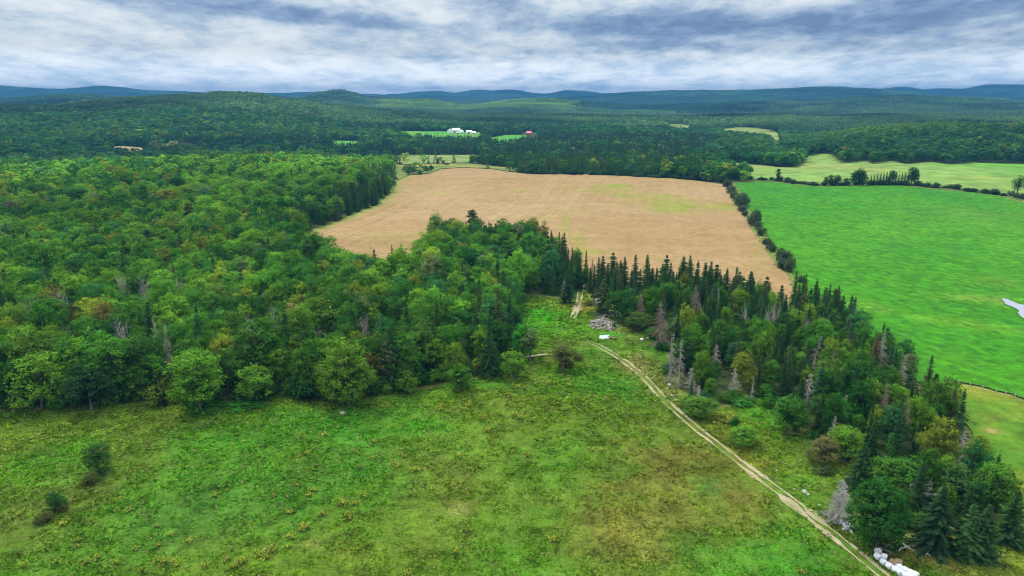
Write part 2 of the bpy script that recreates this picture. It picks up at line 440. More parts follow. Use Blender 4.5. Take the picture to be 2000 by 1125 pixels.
def col_meadow(x, y):
    c = np.tile(np.array([0.085, 0.172, 0.015]), (len(x), 1))
    n1 = fbm(x, y, 45, 4, 3); n2 = fbm(x, y, 11, 4, 5); n3 = fbm(x, y, 3.0, 3, 6)
    c = lerp(c, (0.115, 0.158, 0.018), np.clip(n1*1.2+0.15, 0, 1))
    c = lerp(c, (0.062, 0.178, 0.018), np.clip(-n1*1.6+0.1+n2*0.5, 0, 1)*0.8)
    for px, py, rx, ry, col, k in [
            (1290, 950, 13, 30, (0.185, 0.130, 0.040), 0.85), (1430, 930, 9, 22, (0.175, 0.125, 0.038), 0.8), (1170, 1010, 12, 14, (0.18, 0.14, 0.04), 0.7),
            (1230, 1060, 9, 10, (0.19, 0.165, 0.06), 0.7), (880, 935, 12, 16, (0.165, 0.165, 0.04), 0.7), (800, 1060, 14, 12, (0.15, 0.15, 0.03), 0.5),
            (1020, 850, 16, 14, (0.12, 0.19, 0.035), 0.6), (250, 905, 9, 16, (0.135, 0.125, 0.032), 0.8), (110, 985, 9, 12, (0.12, 0.115, 0.03), 0.8),
            (40, 1040, 8, 10, (0.125, 0.115, 0.03), 0.6), (310, 830, 14, 8, (0.12, 0.15, 0.03), 0.6), (190, 830, 20, 8, (0.13, 0.19, 0.03), 0.7),
            (700, 788, 12, 5, (0.23, 0.185, 0.06), 0.8), (640, 792, 6, 4, (0.20, 0.17, 0.06), 0.6),
            (760, 830, 22, 14, (0.035, 0.215, 0.015), 0.85), (560, 830, 20, 12, (0.05, 0.215, 0.02), 0.7), (620, 940, 22, 16, (0.045, 0.185, 0.035), 0.5),
            (380, 930, 22, 18, (0.06, 0.22, 0.02), 0.5), (420, 1010, 20, 16, (0.06, 0.165, 0.04), 0.5), (1150, 760, 24, 9, (0.05, 0.21, 0.016), 0.8),
            (930, 745, 14, 6, (0.05, 0.20, 0.016), 0.7), (1380, 955, 3.5, 4, (0.03, 0.25, 0.03), 0.8), (1440, 1105, 14, 8, (0.04, 0.22, 0.018), 0.8), (1560, 1080, 10, 12, (0.045, 0.22, 0.018), 0.7),
            (1060, 615, 10, 12, (0.05, 0.27, 0.012), 0.85), (1080, 640, 14, 10, (0.06, 0.27, 0.012), 0.7), (1040, 590, 12, 7, (0.18, 0.25, 0.03), 0.7), (1100, 590, 6, 10, (0.19, 0.22, 0.04), 0.6),
            (1140, 650, 12, 8, (0.10, 0.24, 0.02), 0.6), (1215, 650, 7, 10, (0.20, 0.17, 0.06), 0.6), (1240, 705, 6, 8, (0.26, 0.19, 0.11), 0.7), (1255, 725, 5, 6, (0.24, 0.18, 0.10), 0.6),
            (1140, 600, 4, 6, (0.40, 0.29, 0.14), 0.85), (1120, 672, 6, 4, (0.20, 0.16, 0.06), 0.5), (1030, 745, 8, 4, (0.15, 0.15, 0.035), 0.5), (1090, 700, 9, 6, (0.17, 0.15, 0.05), 0.6),
            (1200, 655, 5, 3, (0.03, 0.27, 0.02), 0.8), (1300, 760, 6, 10, (0.19, 0.15, 0.06), 0.7), (1430, 850, 10, 10, (0.15, 0.14, 0.035), 0.6), (1570, 910, 12, 12, (0.14, 0.15, 0.035), 0.6),
            (1420, 825, 4, 5, (0.28, 0.25, 0.03), 0.8), (1490, 908, 4.5, 4, (0.28, 0.27, 0.03), 0.8), (1490, 810, 8, 8, (0.06, 0.24, 0.02), 0.7), (1530, 935, 6, 8, (0.09, 0.24, 0.02), 0.6),
            (1620, 960, 8, 10, (0.10, 0.22, 0.025), 0.6), (1800, 1085, 12, 6, (0.20, 0.15, 0.06), 0.7), (1880, 1075, 14, 6, (0.19, 0.18, 0.04), 0.6), (1740, 1065, 3, 2.5, (0.10, 0.07, 0.03), 0.7),
            (1680, 1060, 6, 5, (0.07, 0.2, 0.02), 0.6), (1650, 1040, 2.5, 2.5, (0.12, 0.09, 0.04), 0.6), (180, 950, 4, 3, (0.07, 0.06, 0.02), 0.6), (900, 997, 2.2, 2.2, (0.36, 0.30, 0.17), 0.8), (612, 1066, 2.4, 2.0, (0.28, 0.25, 0.12), 0.7), (1222, 1045, 4, 3, (0.30, 0.28, 0.07), 0.9), (1270, 1085, 5, 3, (0.28, 0.26, 0.08), 0.8),
            (1330, 905, 6, 8, (0.17, 0.12, 0.04), 0.8), (1450, 1000, 7, 10, (0.17, 0.125, 0.04), 0.8)]:
        c = lerp(c, col, blob(x, y, px, py, rx, ry)*k*(0.60 if py > 760 and px < 1500 else 0.85))
    c = c*(1+0.26*n2+0.40*n3)[:, None]
    dry = np.clip((vnoise(x/0.9, y/0.9, 71)-0.30)*5, 0, 1)*np.clip(0.35+n1*2, 0, 1)
    c = lerp(c, (0.24, 0.21, 0.08), dry*0.5)
    return np.clip(c*np.array([0.70, 0.74, 0.45]), 0.004, 0.8)


def row_frame(x, y, p, q):
    a, b = P(*p), P(*q); d = (b-a)/np.linalg.norm(b-a)
    return (x-a[0])*d[0]+(y-a[1])*d[1], -(x-a[0])*d[1]+(y-a[1])*d[0]


def col_tan(x, y):
    c = np.tile(np.array([0.290, 0.190, 0.079]), (len(x), 1))
    c = lerp(c, (0.32, 0.220, 0.108), np.clip(fbm(x, y, 90, 4, 41)*1.4+0.4, 0, 1)*0.7)
    c = lerp(c, (0.245, 0.155, 0.066), np.clip(fbm(x*0.3, y, 25, 4, 43)*1.6, 0, 1)*0.6)
    gr = np.clip(fbm(x, y, 40, 5, 47, 0.6)*3-0.95, 0, 1); c = lerp(c, (0.22, 0.19, 0.05), gr*0.4)
    for px, py, rx, ry, k in [(1200, 365, 16, 16, 0.9), (1300, 398, 24, 22, 0.75), (1310, 410, 15, 16, 0.9), (1260, 384, 26, 14, 0.8), (865, 378, 6, 8, 0.6), (1105, 440, 3, 40, 0.5), (1410, 405, 10, 18, 0.8),
                              (1340, 352, 26, 10, 0.6), (1190, 375, 30, 8, 0.6), (1060, 425, 6, 8, 0.5), (900, 352, 30, 6, 0.4), (1025, 375, 10, 6, 0.5), (760, 463, 14, 10, 0.3), (1130, 470, 4, 20, 0.5),
                              (1145, 492, 8, 6, 0.6), (1480, 500, 4, 30, 0.25)]:
        c = lerp(c, (0.20, 0.235, 0.030), np.clip(blob(x, y, px, py, rx, ry)*1.3, 0, 1)*k)
    # tractor lines
    for p, q, w, kk in [((1085, 350), (930, 450), 1.0, 0.5), ((600, 470), (900, 352), 1.1, 0.5), ((640, 470), (960, 345), 1.0, 0.4), ((1000, 470), (1180, 345), 1.2, 0.45), ((680, 470), (1000, 338), 1.0, 0.35), ((1330, 520), (1310, 350), 0.7, 0.18), ((1450, 520), (1380, 362), 0.7, 0.15), ((660, 470), (930, 348), 0.9, 0.35), ((960, 455), (1095, 352), 0.9, 0.35)]:
        u, v = row_frame(x, y, p, q); v = v+4*np.sin(u/60)
        for off in (-2.0, 2.0):
            c = lerp(c, (0.39, 0.285, 0.15), np.exp(-((v-off)/(0.75*w))**2)*kk*np.clip(0.7+vnoise(u/25, v*0, 12)*1.4, 0, 1))
    u, v = row_frame(x, y, (1310, 520), (1300, 360))
    c = c*(1+0.035*np.sin(v*2*math.pi/9+2*fbm(x, y, 60, 2, 49))[:, None]*np.clip(vnoise(x/50, y/50, 5)+0.5, 0, 1)[:, None])
    edge = line_dist(np.vstack([TAN[:8]]), x, y); c = lerp(c, (0.20, 0.24, 0.05), np.exp(-(edge/5)**2))
    return np.clip(0.88*c*(1+0.16*fbm(x, y, 7, 4, 44)+0.16*fbm(x, y, 2.2, 3, 45))[:, None], 0.01, 0.9)


def col_green(x, y):
    c = np.tile(np.array([0.034, 0.162, 0.003]), (len(x), 1))
    n = fbm(x*1.0, y*0.6, 45, 6, 51, 0.6)
    c = lerp(c, (0.055, 0.190, 0.006), np.clip(n*1.8+0.05, 0, 1)*0.5)
    c = lerp(c, (0.012, 0.130, 0.006), np.clip(-n*1.5-0.05, 0, 1)*0.45)
    for px, py, rx, ry, k, col in [(1900, 585, 14, 6, 0.8, (0.2, 0.28, 0.03)), (1930, 640, 26, 6, 0.7, (0.17, 0.34, 0.02)), (1850, 430, 40, 40, 0.4, (0.12, 0.27, 0.03)), (1720, 455, 26, 20, 0.5, (0.13, 0.37, 0.015)),
                                   (1940, 550, 10, 10, 0.6, (0.2, 0.26, 0.04)), (1690, 600, 10, 8, 0.6, (0.18, 0.30, 0.03)), (1965, 590, 16, 8, 0.6, (0.18, 0.28, 0.05)), (1660, 390, 50, 14, 0.4, (0.12, 0.36, 0.015)),
                                   (1940, 420, 60, 20, 0.5, (0.12, 0.24, 0.03))]:
        c = lerp(c, np.array(col)*0.72, blob(x, y, px, py, rx, ry)*k*0.5)
    u, v = row_frame(x, y, (1560, 480), (1950, 560))
    c = c*(1+0.05*np.sin(v*2*math.pi/5.5+1.0*fbm(x, y, 90, 2, 59))+0.15*fbm(x, y, 9, 4, 55)+0.5*fbm(x, y*0.6, 2.2, 3, 57))[:, None]
    return np.clip(c, 0.004, 0.8)


def col_pasture(x, y):
    c = np.tile(np.array([0.090, 0.175, 0.012]), (len(x), 1))
    n = fbm(x, y, 22, 4, 61); c = lerp(c, (0.145, 0.160, 0.018), np.clip(n*2+0.2, 0, 1)*0.7)
    c = lerp(c, (0.045, 0.165, 0.011), np.clip(-n*2, 0, 1)*0.7)
    c = lerp(c, (0.26, 0.17, 0.07), blob(x, y, 1935, 843, 2.0, 1.6)*0.7)
    c = lerp(c, (0.24, 0.24, 0.05), np.exp(-(line_dist(PASTURE[:4], x, y)/2.0)**2)*0.8)
    return np.clip(0.92*c*(1+0.5*fbm(x, y, 5, 4, 63))[:, None], 0.004, 0.8)


def col_hay(x, y):
    c = np.tile(np.array([0.14, 0.235, 0.045]), (len(x), 1)); n = fbm(x, y, 80, 4, 65)
    c = lerp(c, (0.085, 0.24, 0.022), np.clip((x-430)/150+n, 0, 1)); c = lerp(c, (0.24, 0.24, 0.065), np.clip(n*2-0.1, 0, 1)*0.6)
    return np.clip(c*(1+0.4*fbm(x, y, 14, 3, 66))[:, None], 0.004, 0.8)


def col_olive(x, y):
    c = np.tile(np.array([0.15, 0.20, 0.055]), (len(x), 1)); n = fbm(x, y, 60, 3, 67)
    c = lerp(c, (0.22, 0.205, 0.07), np.clip(n*2, 0, 1)*0.7)
    return np.clip(c*(1+0.3*fbm(x, y, 14, 3, 68))[:, None], 0.004, 0.8)


def col_scrub(x, y):
    c = np.tile(np.array([0.15, 0.165, 0.035]), (len(x), 1)); n = fbm(x, y, 30, 4, 69)
    c = lerp(c, (0.09, 0.15, 0.03), np.clip(n*2.5, 0, 1)); c = lerp(c, (0.3, 0.24, 0.06), np.clip(-n*2.5, 0, 1)*0.7)
    return c


def col_farm(x, y):
    c = np.tile(np.array([0.06, 0.25, 0.022]), (len(x), 1)); n = fbm(x, y, 60, 3, 73)
    return np.clip(lerp(c, (0.13, 0.24, 0.03), np.clip(n*2+0.2, 0, 1)*0.8), 0, 1)


def col_stubble(x, y): return np.clip(np.tile(np.array([0.24, 0.195, 0.10]), (len(x), 1))*(1+0.4*fbm(x, y, 25, 3, 74))[:, None], 0, 1)
def col_glade(x, y): return np.clip(np.tile(np.array([0.16, 0.20, 0.05]), (len(x), 1))*(1+0.6*fbm(x, y, 40, 3, 75))[:, None], 0, 1)
def col_drive(x, y): return np.clip(np.tile(np.array([0.26, 0.25, 0.14]), (len(x), 1))*(1+0.6*fbm(x, y, 20, 3, 76))[:, None], 0, 1)


def grid_polar(a0, a1, da, r0, r1, dl):
    a = np.arange(a0, a1+da*0.5, da); l = np.arange(math.log(r0), math.log(r1)+dl, dl); r = np.exp(l)
    A, Rr = np.meshgrid(a, r, indexing='ij'); return np.sin(A)*Rr, np.cos(A)*Rr


def sheet(name, pg, colf, mat, lift, da, dl, micro=None, rough_edge=0.0, holes=()):
    az = np.arctan2(pg[:, 0], pg[:, 1]); r = np.hypot(pg[:, 0], pg[:, 1])
    X, Y = grid_polar(max(az.min(), -0.9), min(az.max(), 0.9), da, max(r.min(), 25), r.max(), dl)
    X = X+0; n0, n1 = X.shape
    jx = rough_edge*fbm(X, Y, max(rough_edge*3, 2), 3, 81); jy = rough_edge*fbm(X, Y, max(rough_edge*3, 2), 3, 82)
    m = inside(pg, X+jx, Y+jy)
    for h in holes: m &= ~inside(h, X, Y)
    q = m[:-1, :-1] & m[1:, :-1] & m[:-1, 1:] & m[1:, 1:]
    i, j = np.nonzero(q); base = i*n1+j
    F = np.stack([base, base+1, base+n1+1, base+n1], 1)
    used, inv = np.unique(F, return_inverse=True); F = inv.reshape(F.shape)
    x = X.ravel()[used]; y = Y.ravel()[used]; z = ground(x, y)+lift
    if micro is not None: z = z+micro(x, y)
    F = F[:, ::-1]
    me = mesh_np(name, np.stack([x, y, z], 1), F, [mat], True, {'col': ('FLOAT_COLOR', rgba(colf(x, y)))})
    # faces must look up
    nrm = np.zeros(3*min(len(F), 10)); 
    if len(me.polygons) and me.polygons[0].normal.z < 0: me.flip_normals()
    return obj(name, me, kind='structure')


def chaikin(p, k=2):
    p = np.asarray(p, float)
    for _ in range(k):
        q = np.empty((2*len(p)-2, 2)); q[0::2] = p[:-1]*0.75+p[1:]*0.25; q[1::2] = p[:-1]*0.25+p[1:]*0.75
        p = np.vstack([p[:1], q, p[-1:]])
    return p


TRACK = chaikin([P(*q) for q in [(1830, 1215), (1716, 1118), (1640, 1055), (1590, 1016), (1558, 987), (1535, 970), (1500, 945), (1440, 900), (1400, 868), (1350, 830), (1300, 785),
                                 (1265, 745), (1240, 722), (1210, 700), (1180, 682), (1150, 667)]])
SPUR = chaikin([P(*q) for q in [(1118, 622), (1124, 610), (1128, 598), (1132, 585), (1134, 566), (1140, 550)]])
FADE = chaikin([P(*q) for q in [(1150, 667), (1132, 650), (1120, 632), (1118, 622)]])


def build_land():
    # the one ground sheet, to the horizon
    fine = np.radians(np.arange(-52, 52.01, 0.16)); coarse = np.radians(np.arange(56, 304.1, 4.0))
    a = np.concatenate([fine, coarse]); l = np.concatenate([[math.log(2), math.log(8)], np.linspace(math.log(15), math.log(14400), 640)])
    Rr = np.exp(l); A, RG = np.meshgrid(a, Rr, indexing='ij'); x = np.sin(A)*RG; y = np.cos(A)*RG
    x, y = x.ravel(), y.ravel(); z = ground(x, y)
    n0, n1 = len(a), len(l); i, j = np.meshgrid(np.arange(n0), np.arange(n1-1), indexing='ij'); i2 = (i+1) % n0
    F = np.stack([i*n1+j, i*n1+j+1, i2*n1+j+1, i2*n1+j], -1).reshape(-1, 4)
    r = np.hypot(x, y)
    c = np.tile(np.array([0.035, 0.055, 0.016]), (len(x), 1))
    c = lerp(c, (0.05, 0.085, 0.025), np.clip(fbm(x, y, 120, 4, 15)*2+0.3, 0, 1))
    near = np.clip((700-r)/500, 0, 1)
    edge = np.full(len(x), 1e9)
    sel = r < 1300
    for pg in (MEADOW, TAN, GREEN, PASTURE, HAY):
        edge[sel] = np.minimum(edge[sel], line_dist(np.vstack([pg, pg[:1]]), x[sel], y[sel]))
    c = lerp(c, (0.14, 0.17, 0.035), np.exp(-(edge/5.0)**2)*0.9)
    for g in (GAP, LANE): c = lerp(c, (0.16, 0.21, 0.04), inside(g, x, y)*1.0)
    me = mesh_np('ground', np.stack([x, y, z], 1), F, [mat_ground('forest_floor', 0.5, 0.4, 0.3, 0.4)], True, {'col': ('FLOAT_COLOR', rgba(c))})
    if me.polygons[0].normal.z < 0: me.flip_normals()
    obj('ground', me, kind='structure')

    def tussock(x, y):
        k = np.clip((np.minimum(line_dist(TRACK[::2], x, y), line_dist(SPUR, x, y))-1.6)/1.2, 0, 1)
        return k*(0.20*np.abs(fbm(x, y, 2.4, 3, 101))+0.16*np.abs(fbm(x, y, 0.9, 2, 103)))
    sheet('meadow', MEADOW, col_meadow, mat_ground('meadow_grass_cover', 2.0, 0.55, 0.9, 0.3, speck=(0.30, 0.27, 0.09), speck_amt=0.35), 0.12, 0.0011, 0.0030, tussock, 1.2)
    sheet('grain_field', TAN, col_tan, mat_ground('ripe_cereal', 1.6, 0.20, 0.5, 0.25, (1.0, 0.8), -0.05), 0.5, 0.0010, 0.0028, lambda x, y: 0.10*fbm(x, y, 4, 2, 105), 2.5)
    sheet('green_field', GREEN, col_green, mat_ground('lush_crop', 1.3, 0.40, 0.8, 0.35, (0.5, 1.0), 0.25), 0.35, 0.0010, 0.0026, lambda x, y: 0.22*fbm(x, y, 3, 3, 106), 1.0)
    sheet('pasture', PASTURE, col_pasture, mat_ground('mown_pasture', 2.0, 0.4, 0.6, 0.25), 0.2, 0.0011, 0.003, lambda x, y: 0.2*np.abs(fbm(x, y, 2.4, 3, 107)), 1.0)
    mf = mat_ground('far_grass', 0.25, 0.16, 0.2, 0.5)
    sheet('hay_field', HAY, col_hay, mf, 0.4, 0.0010, 0.0025, None, 2.0)
    sheet('olive_field', OLIVE, col_olive, mf, 0.5, 0.0010, 0.0025, None, 2.0)
    sheet('scrub_field', SCRUB, col_scrub, mf, 0.5, 0.0010, 0.0025, None, 2.0)
    sheet('farm_field', FARMA, col_farm, mf, 0.8, 0.001, 0.003, None, 3)
    sheet('farm_field', FARMB, col_farm, mf, 0.8, 0.001, 0.003, None, 3)
    sheet('farm_field', FARMC, col_farm, mf, 0.8, 0.001, 0.003, None, 3)
    sheet('stubble_field', GLADE_T, col_stubble, mf, 0.8, 0.001, 0.003, None, 3)
    for g in (GLADE_A, GLADE_B): sheet('glade_field', g, col_glade, mf, 0.8, 0.001, 0.003, None, 3)
    sheet('glade_field', GLADE_C, col_stubble, mf, 0.8, 0.001, 0.003, None, 3)
    sheet('farm_road', GLADE_D, col_drive, mf, 0.8, 0.0005, 0.0015, None, 6)


build_land()

# ------------------------------------------------------------------ plants: meshes
def unit(v): return v/np.maximum(np.linalg.norm(v, axis=-1, keepdims=True), 1e-9)


def quads(c, n, size, asp=1.0, g=None, up=None, long=None):
    """kite-shaped leaf cards at c with normals n; long: preferred long axis"""
    g = g or rng; k = len(c); n = unit(n)
    a = g.normal(size=(k, 3)) if long is None else long
    t = unit(a-(a*n).sum(1, keepdims=True)*n); b = np.cross(n, t)
    s = np.asarray(size).reshape(-1, 1)*np.ones((k, 1)); h = s*0.5; w = s*0.5*asp
    V = np.stack([c-t*h, c-b*w-t*h*0.1+n*w*0.15, c+t*h, c+b*w-t*h*0.1+n*w*0.15], 1).reshape(-1, 3)
    return V


class Bits:
    def __init__(s): s.V = []; s.F = []; s.N = []; s.C = []; s.n = 0
    def quad(s, V, N, C):
        k = len(V)//4; s.V.append(V); s.F.append(np.arange(k*4).reshape(-1, 4)+s.n); s.N.append(np.repeat(N, 4, 0)); s.C.append(np.repeat(C, 4, 0)); s.n += k*4
    def mesh(s, name, mat):
        V = np.concatenate(s.V); F = np.concatenate(s.F); N = unit(np.concatenate(s.N)); C = np.concatenate(s.C)
        return mesh_np(name, V, F, [mat], True, {'vcol': ('FLOAT_COLOR', rgba(C))}, normals=N)


def tube_lines(paths, sides=5):
    """paths: list of (points, radii) -> vertices, quads"""
    V = []; F = []; n = 0
    for pts, rad in paths:
        pts = np.asarray(pts, float); k = len(pts); d = np.gradient(pts, axis=0); d = unit(d)
        ref = np.where(np.abs(d[:, 2:3]) > 0.9, np.array([[1.0, 0, 0]]), np.array([[0, 0, 1.0]]))
        u = unit(np.cross(d, ref)); v = np.cross(d, u); th = np.arange(sides)*2*math.pi/sides
        ring = pts[:, None]+(u[:, None]*np.cos(th)[None, :, None]+v[:, None]*np.sin(th)[None, :, None])*np.asarray(rad)[:, None, None]
        V.append(ring.reshape(-1, 3))
        i = np.arange(k-1)[:, None]*sides; j = np.arange(sides)[None]; j2 = (j+1) % sides
        F.append(np.stack([i+j+n, i+j2+n, i+sides+j2+n, i+sides+j+n], -1).reshape(-1, 4)); n += k*sides
    return np.concatenate(V), np.concatenate(F)


def bent(p, q, n, wob, g):
    t = np.linspace(0, 1, n)[:, None]; pts = np.asarray(p)*(1-t)+np.asarray(q)*t
    w = g.normal(size=(n, 3))*wob; w[0] = 0; w[-1] *= 0.5
    return pts+w*np.linspace(0.3, 1, n)[:, None]


def broadleaf(seed, h, w, z0=0.12, lobes=20, clumps=13, leaves=13, leaf=0.5, shape='dome', dens=1.0):
    """crown of leaf cards in clumps on lobes, and trunk with limbs"""
    g = np.random.default_rng(seed); b = Bits(); zc = h*(z0+1)/2; hz = h*(1-z0)/2; rw = w/2
    u = (np.arange(lobes)+0.5)/lobes; ph = np.arange(lobes)*2.39996+g.uniform(0, 6)
    cz = 1-1.75*u; cz += g.normal(size=lobes)*0.08; cz = np.clip(cz, -0.85, 1)
    s = np.sqrt(np.maximum(1-cz**2, 0)); D = np.stack([np.cos(ph)*s, np.sin(ph)*s, cz], 1)
    prof = {'dome': lambda z: 1.0-0.12*z, 'cone': lambda z: 0.95-0.5*z, 'oval': lambda z: 0.95-0.22*z, 'vase': lambda z: 0.85+0.25*z}[shape](cz)
    L = D*np.array([rw, rw, hz])*0.62*g.uniform(0.66, 1.3, (lobes, 1)); L[:, :2] *= prof[:, None]; L[:, 2] += zc
    lr = rw*g.uniform(0.26, 0.50, lobes)
    ntwig = []
    for k in range(lobes):
        nc = max(4, int(clumps*dens*(lr[k]/(0.44*rw))**2))
        d = unit(g.normal(size=(nc, 3))+0.75*D[k]+np.array([0, 0, 0.45])); C = L[k]+d*lr[k]*g.uniform(0.75, 1.1, (nc, 1))*np.array([1, 1, 0.8])
        shade = g.uniform(0.82, 1.18, nc)*g.uniform(0.9, 1.1)
        for q in range(nc):
            rad = leaf*1.75*g.uniform(0.65, 1.4)
            p = C[q]+g.normal(size=(leaves, 3))*rad*np.array([0.62, 0.62, 0.42])
            outn = unit((p-C[q])/rad*0.8+d[q]*0.7+np.array([0, 0, 0.25])); n = unit(outn*0.9+g.normal(size=(leaves, 3))*0.5+np.array([0, 0, 0.5]))
            sz = leaf*g.uniform(0.65, 1.3, leaves)
            sh = shade[q]*g.uniform(0.88, 1.14, (leaves, 1)); hue = g.uniform(0.93, 1.08, (leaves, 1))
            b.quad(quads(p, n, sz, 0.85, g), unit(n*0.3+outn*0.7), np.concatenate([sh*hue, sh, sh*g.uniform(0.8, 1.2, (leaves, 1))], 1))
    # inner leaves
    k = lobes*clumps*2; p = g.normal(size=(k, 3))*np.array([rw, rw, hz])*0.32; p[:, 2] += zc
    b.quad(quads(p, g.normal(size=(k, 3))+np.array([0, 0, 0.4]), leaf*1.7, 0.9, g), g.normal(size=(k, 3))+np.array([0, 0, 0.8]), np.full((k, 3), 0.9))
    crown = b.mesh('crown', M_FOL)
    paths = []; rt = 0.018*h+0.08; top = np.array([g.normal()*0.3, g.normal()*0.3, h*0.72])
    tr = bent((0, 0, -0.6), top, 7, 0.12, g); paths.append((tr, np.linspace(rt, rt*0.3, 7)*np.array([1.35, 1.05, 1, 1, 1, 1, 1])))
    for k in range(min(lobes, 11)):
        s0 = tr[2+int(g.integers(0, 4))]; paths.append((bent(s0, L[k], 4, 0.15, g), np.linspace(rt*0.45, rt*0.1, 4)))
    V, F = tube_lines(paths, 6); trunk = mesh_np('trunk', V, F, [M_BARK], True)
    return crown, trunk


def conifer(seed, h, w, z0=0.05, whorls=38, per=7, droop=0.25, card=0.46, taper=0.85, ragged=0.2):
    g = np.random.default_rng(seed); b = Bits(); paths = []
    for k in range(whorls):
        t = (k+g.uniform(-0.8, 0.8))/whorls; t = min(max(t, 0), 0.985); z = h*(z0+(1-z0)*t)
        R0 = w/2*((1-t)**taper)*g.uniform(1-ragged*1.5, 1+ragged)+0.12
        if k == 0: R0 *= 0.8
        m = max(4, int(per*(0.55+0.45*(1-t))))
        ph = np.arange(m)*2*math.pi/m+g.uniform(0, 6)+g.normal(size=m)*0.2
        for a in ph:
            Lb = R0*g.uniform(1-ragged*1.6, 1+ragged); d = np.array([math.cos(a), math.sin(a), 0]); side = np.array([-d[1], d[0], 0])
            nn = max(3, int(Lb/card*1.9)); s = np.linspace(0.18, 1.0, nn)+g.normal(size=nn)*0.03
            lift = 0.28*t
            pz = z-droop*Lb*s**1.4+lift*Lb*s+0.10*Lb*np.maximum(s-0.7, 0)
            base = d*Lb*s[:, None]; base[:, 2] = pz
            wid = card*(1.25-0.75*s)*1.1
            for sg in (-1, 0, 1):
                c = base+side*sg*wid[:, None]*0.55+g.normal(size=(nn, 3))*card*0.10; c[:, 2] -= abs(sg)*wid*0.18
                n = unit(np.array([0, 0, 1.0])+d*0.35+side*sg*0.45+g.normal(size=(nn, 3))*0.28)
                lg = unit(d+side*sg*0.7+np.array([0, 0, -0.25]))*np.ones((nn, 1))
                sh = g.uniform(0.7, 1.25, (nn, 1))*(0.85+0.3*s[:, None])
                b.quad(quads(c, n, card*g.uniform(1.0, 1.6, nn), 0.55, g, long=lg), unit(n*0.6+d*0.5), sh*np.array([1, 1, 1.0])*np.ones((nn, 3)))
    # leader
    c = np.array([[0, 0, h*(0.95+0.02*i)] for i in range(4)]); b.quad(quads(c, g.normal(size=(4, 3))*np.array([1, 1, 0.2]), card*0.9, 0.5, g, long=np.tile([0, 0, 1.0], (4, 1))), np.tile([0, 0, 1.0], (4, 1)), np.ones((4, 3)))
    crown = b.mesh('crown', M_FOL)
    rt = 0.014*h+0.05
    V, F = tube_lines([(bent((0, 0, -0.6), (0, 0, h*0.97), 7, 0.04, g), np.linspace(rt*1.25, 0.03, 7))], 6)
    return crown, mesh_np('trunk', V, F, [M_BARK], True)


def pine(seed, h, w, card=0.6):
    """irregular pine: bare lower trunk, flat tufts of needles on long limbs"""
    g = np.random.default_rng(seed); b = Bits(); paths = [(bent((0, 0, -0.6), (0, 0, h*0.96), 8, 0.1, g), np.linspace(0.02*h, 0.04, 8))]
    for k in range(36):
        t = 0.16+0.83*(k/36); z = h*t; a = k*2.4+g.uniform(-0.4, 0.4); Lb = w/2*math.sin(math.pi*min(1, (1.06-t)*1.05))**0.7*g.uniform(0.55, 1.15)
        d = np.array([math.cos(a), math.sin(a), 0]); e = d*Lb+np.array([0, 0, z+Lb*g.uniform(-0.05, 0.3)]); paths.append((bent((0, 0, z), e, 4, 0.08, g), np.linspace(0.06, 0.02, 4)))
        for q in range(10):
            s = g.uniform(0.2, 1.05); c0 = np.array([0, 0, z])*(1-s)+e*s; m = 15
            c = c0+g.normal(size=(m, 3))*np.array([0.5, 0.5, 0.25])*0.9; n = unit(np.array([0, 0, 1.0])+d*0.3+g.normal(size=(m, 3))*0.6)
            b.quad(quads(c, n, card*g.uniform(0.6, 1.2, m), 0.6, g), unit(n+d*0.5+np.array([0, 0, 0.3])), g.uniform(0.75, 1.25, (m, 1))*np.ones((m, 3)))
    V, F = tube_lines(paths, 5)
    return b.mesh('crown', M_FOL), mesh_np('trunk', V, F, [M_BARK], True)


def dead_conifer(seed, h, w, whorls=26, twigs=7, mat=None, z0=0.1, thick=1.0, droop=0.35):
    """leafless spruce: straight stem, drooping branches with twigs"""
    g = np.random.default_rng(seed); mat = mat or M_GREY; br = []
    for k in range(whorls):
        t = (k+g.uniform(-.3, .3))/whorls; t = min(max(t, 0), .98); z = h*(z0+(1-z0)*t)
        for a in g.uniform(0, 6.28, g.integers(4, 8)):
            Lb = (w/2*(1-t)**0.8+0.25)*g.uniform(0.55, 1.1); d = np.array([math.cos(a), math.sin(a), 0])
            n = 4; s = np.linspace(0, 1, n); pts = d*Lb*s[:, None]; pts[:, 2] = z-droop*Lb*s**1.3; pts += g.normal(size=(n, 3))*0.05
            br.append((pts, np.linspace(0.05, 0.018, n)*thick))
            for q in range(twigs):
                s0 = g.uniform(0.25, 1); i = min(int(s0*(n-1)), n-2); p0 = pts[i]+(pts[i+1]-pts[i])*(s0*(n-1)-i)
                e = p0+(g.normal(size=3)*0.22+d*0.2+np.array([0, 0, -0.22]))*min(1.2, Lb*0.6)
                br.append((np.array([p0, e]), np.array([0.024, 0.012])*thick))
    br.append((np.array([[0, 0, h*z0], [0, 0, h*0.5], [0, 0, h*0.97]]), np.array([0.03, 0.025, 0.015])))
    V, F = tube_lines(br, 3); branches = mesh_np('branches', V, F, [mat], False)
    V, F = tube_lines([(bent((0, 0, -0.6), (g.normal()*0.2, g.normal()*0.2, h), 8, 0.05, g), np.linspace(0.016*h+0.06, 0.03, 8))], 6)
    return branches, mesh_np('trunk', V, F, [mat], True)


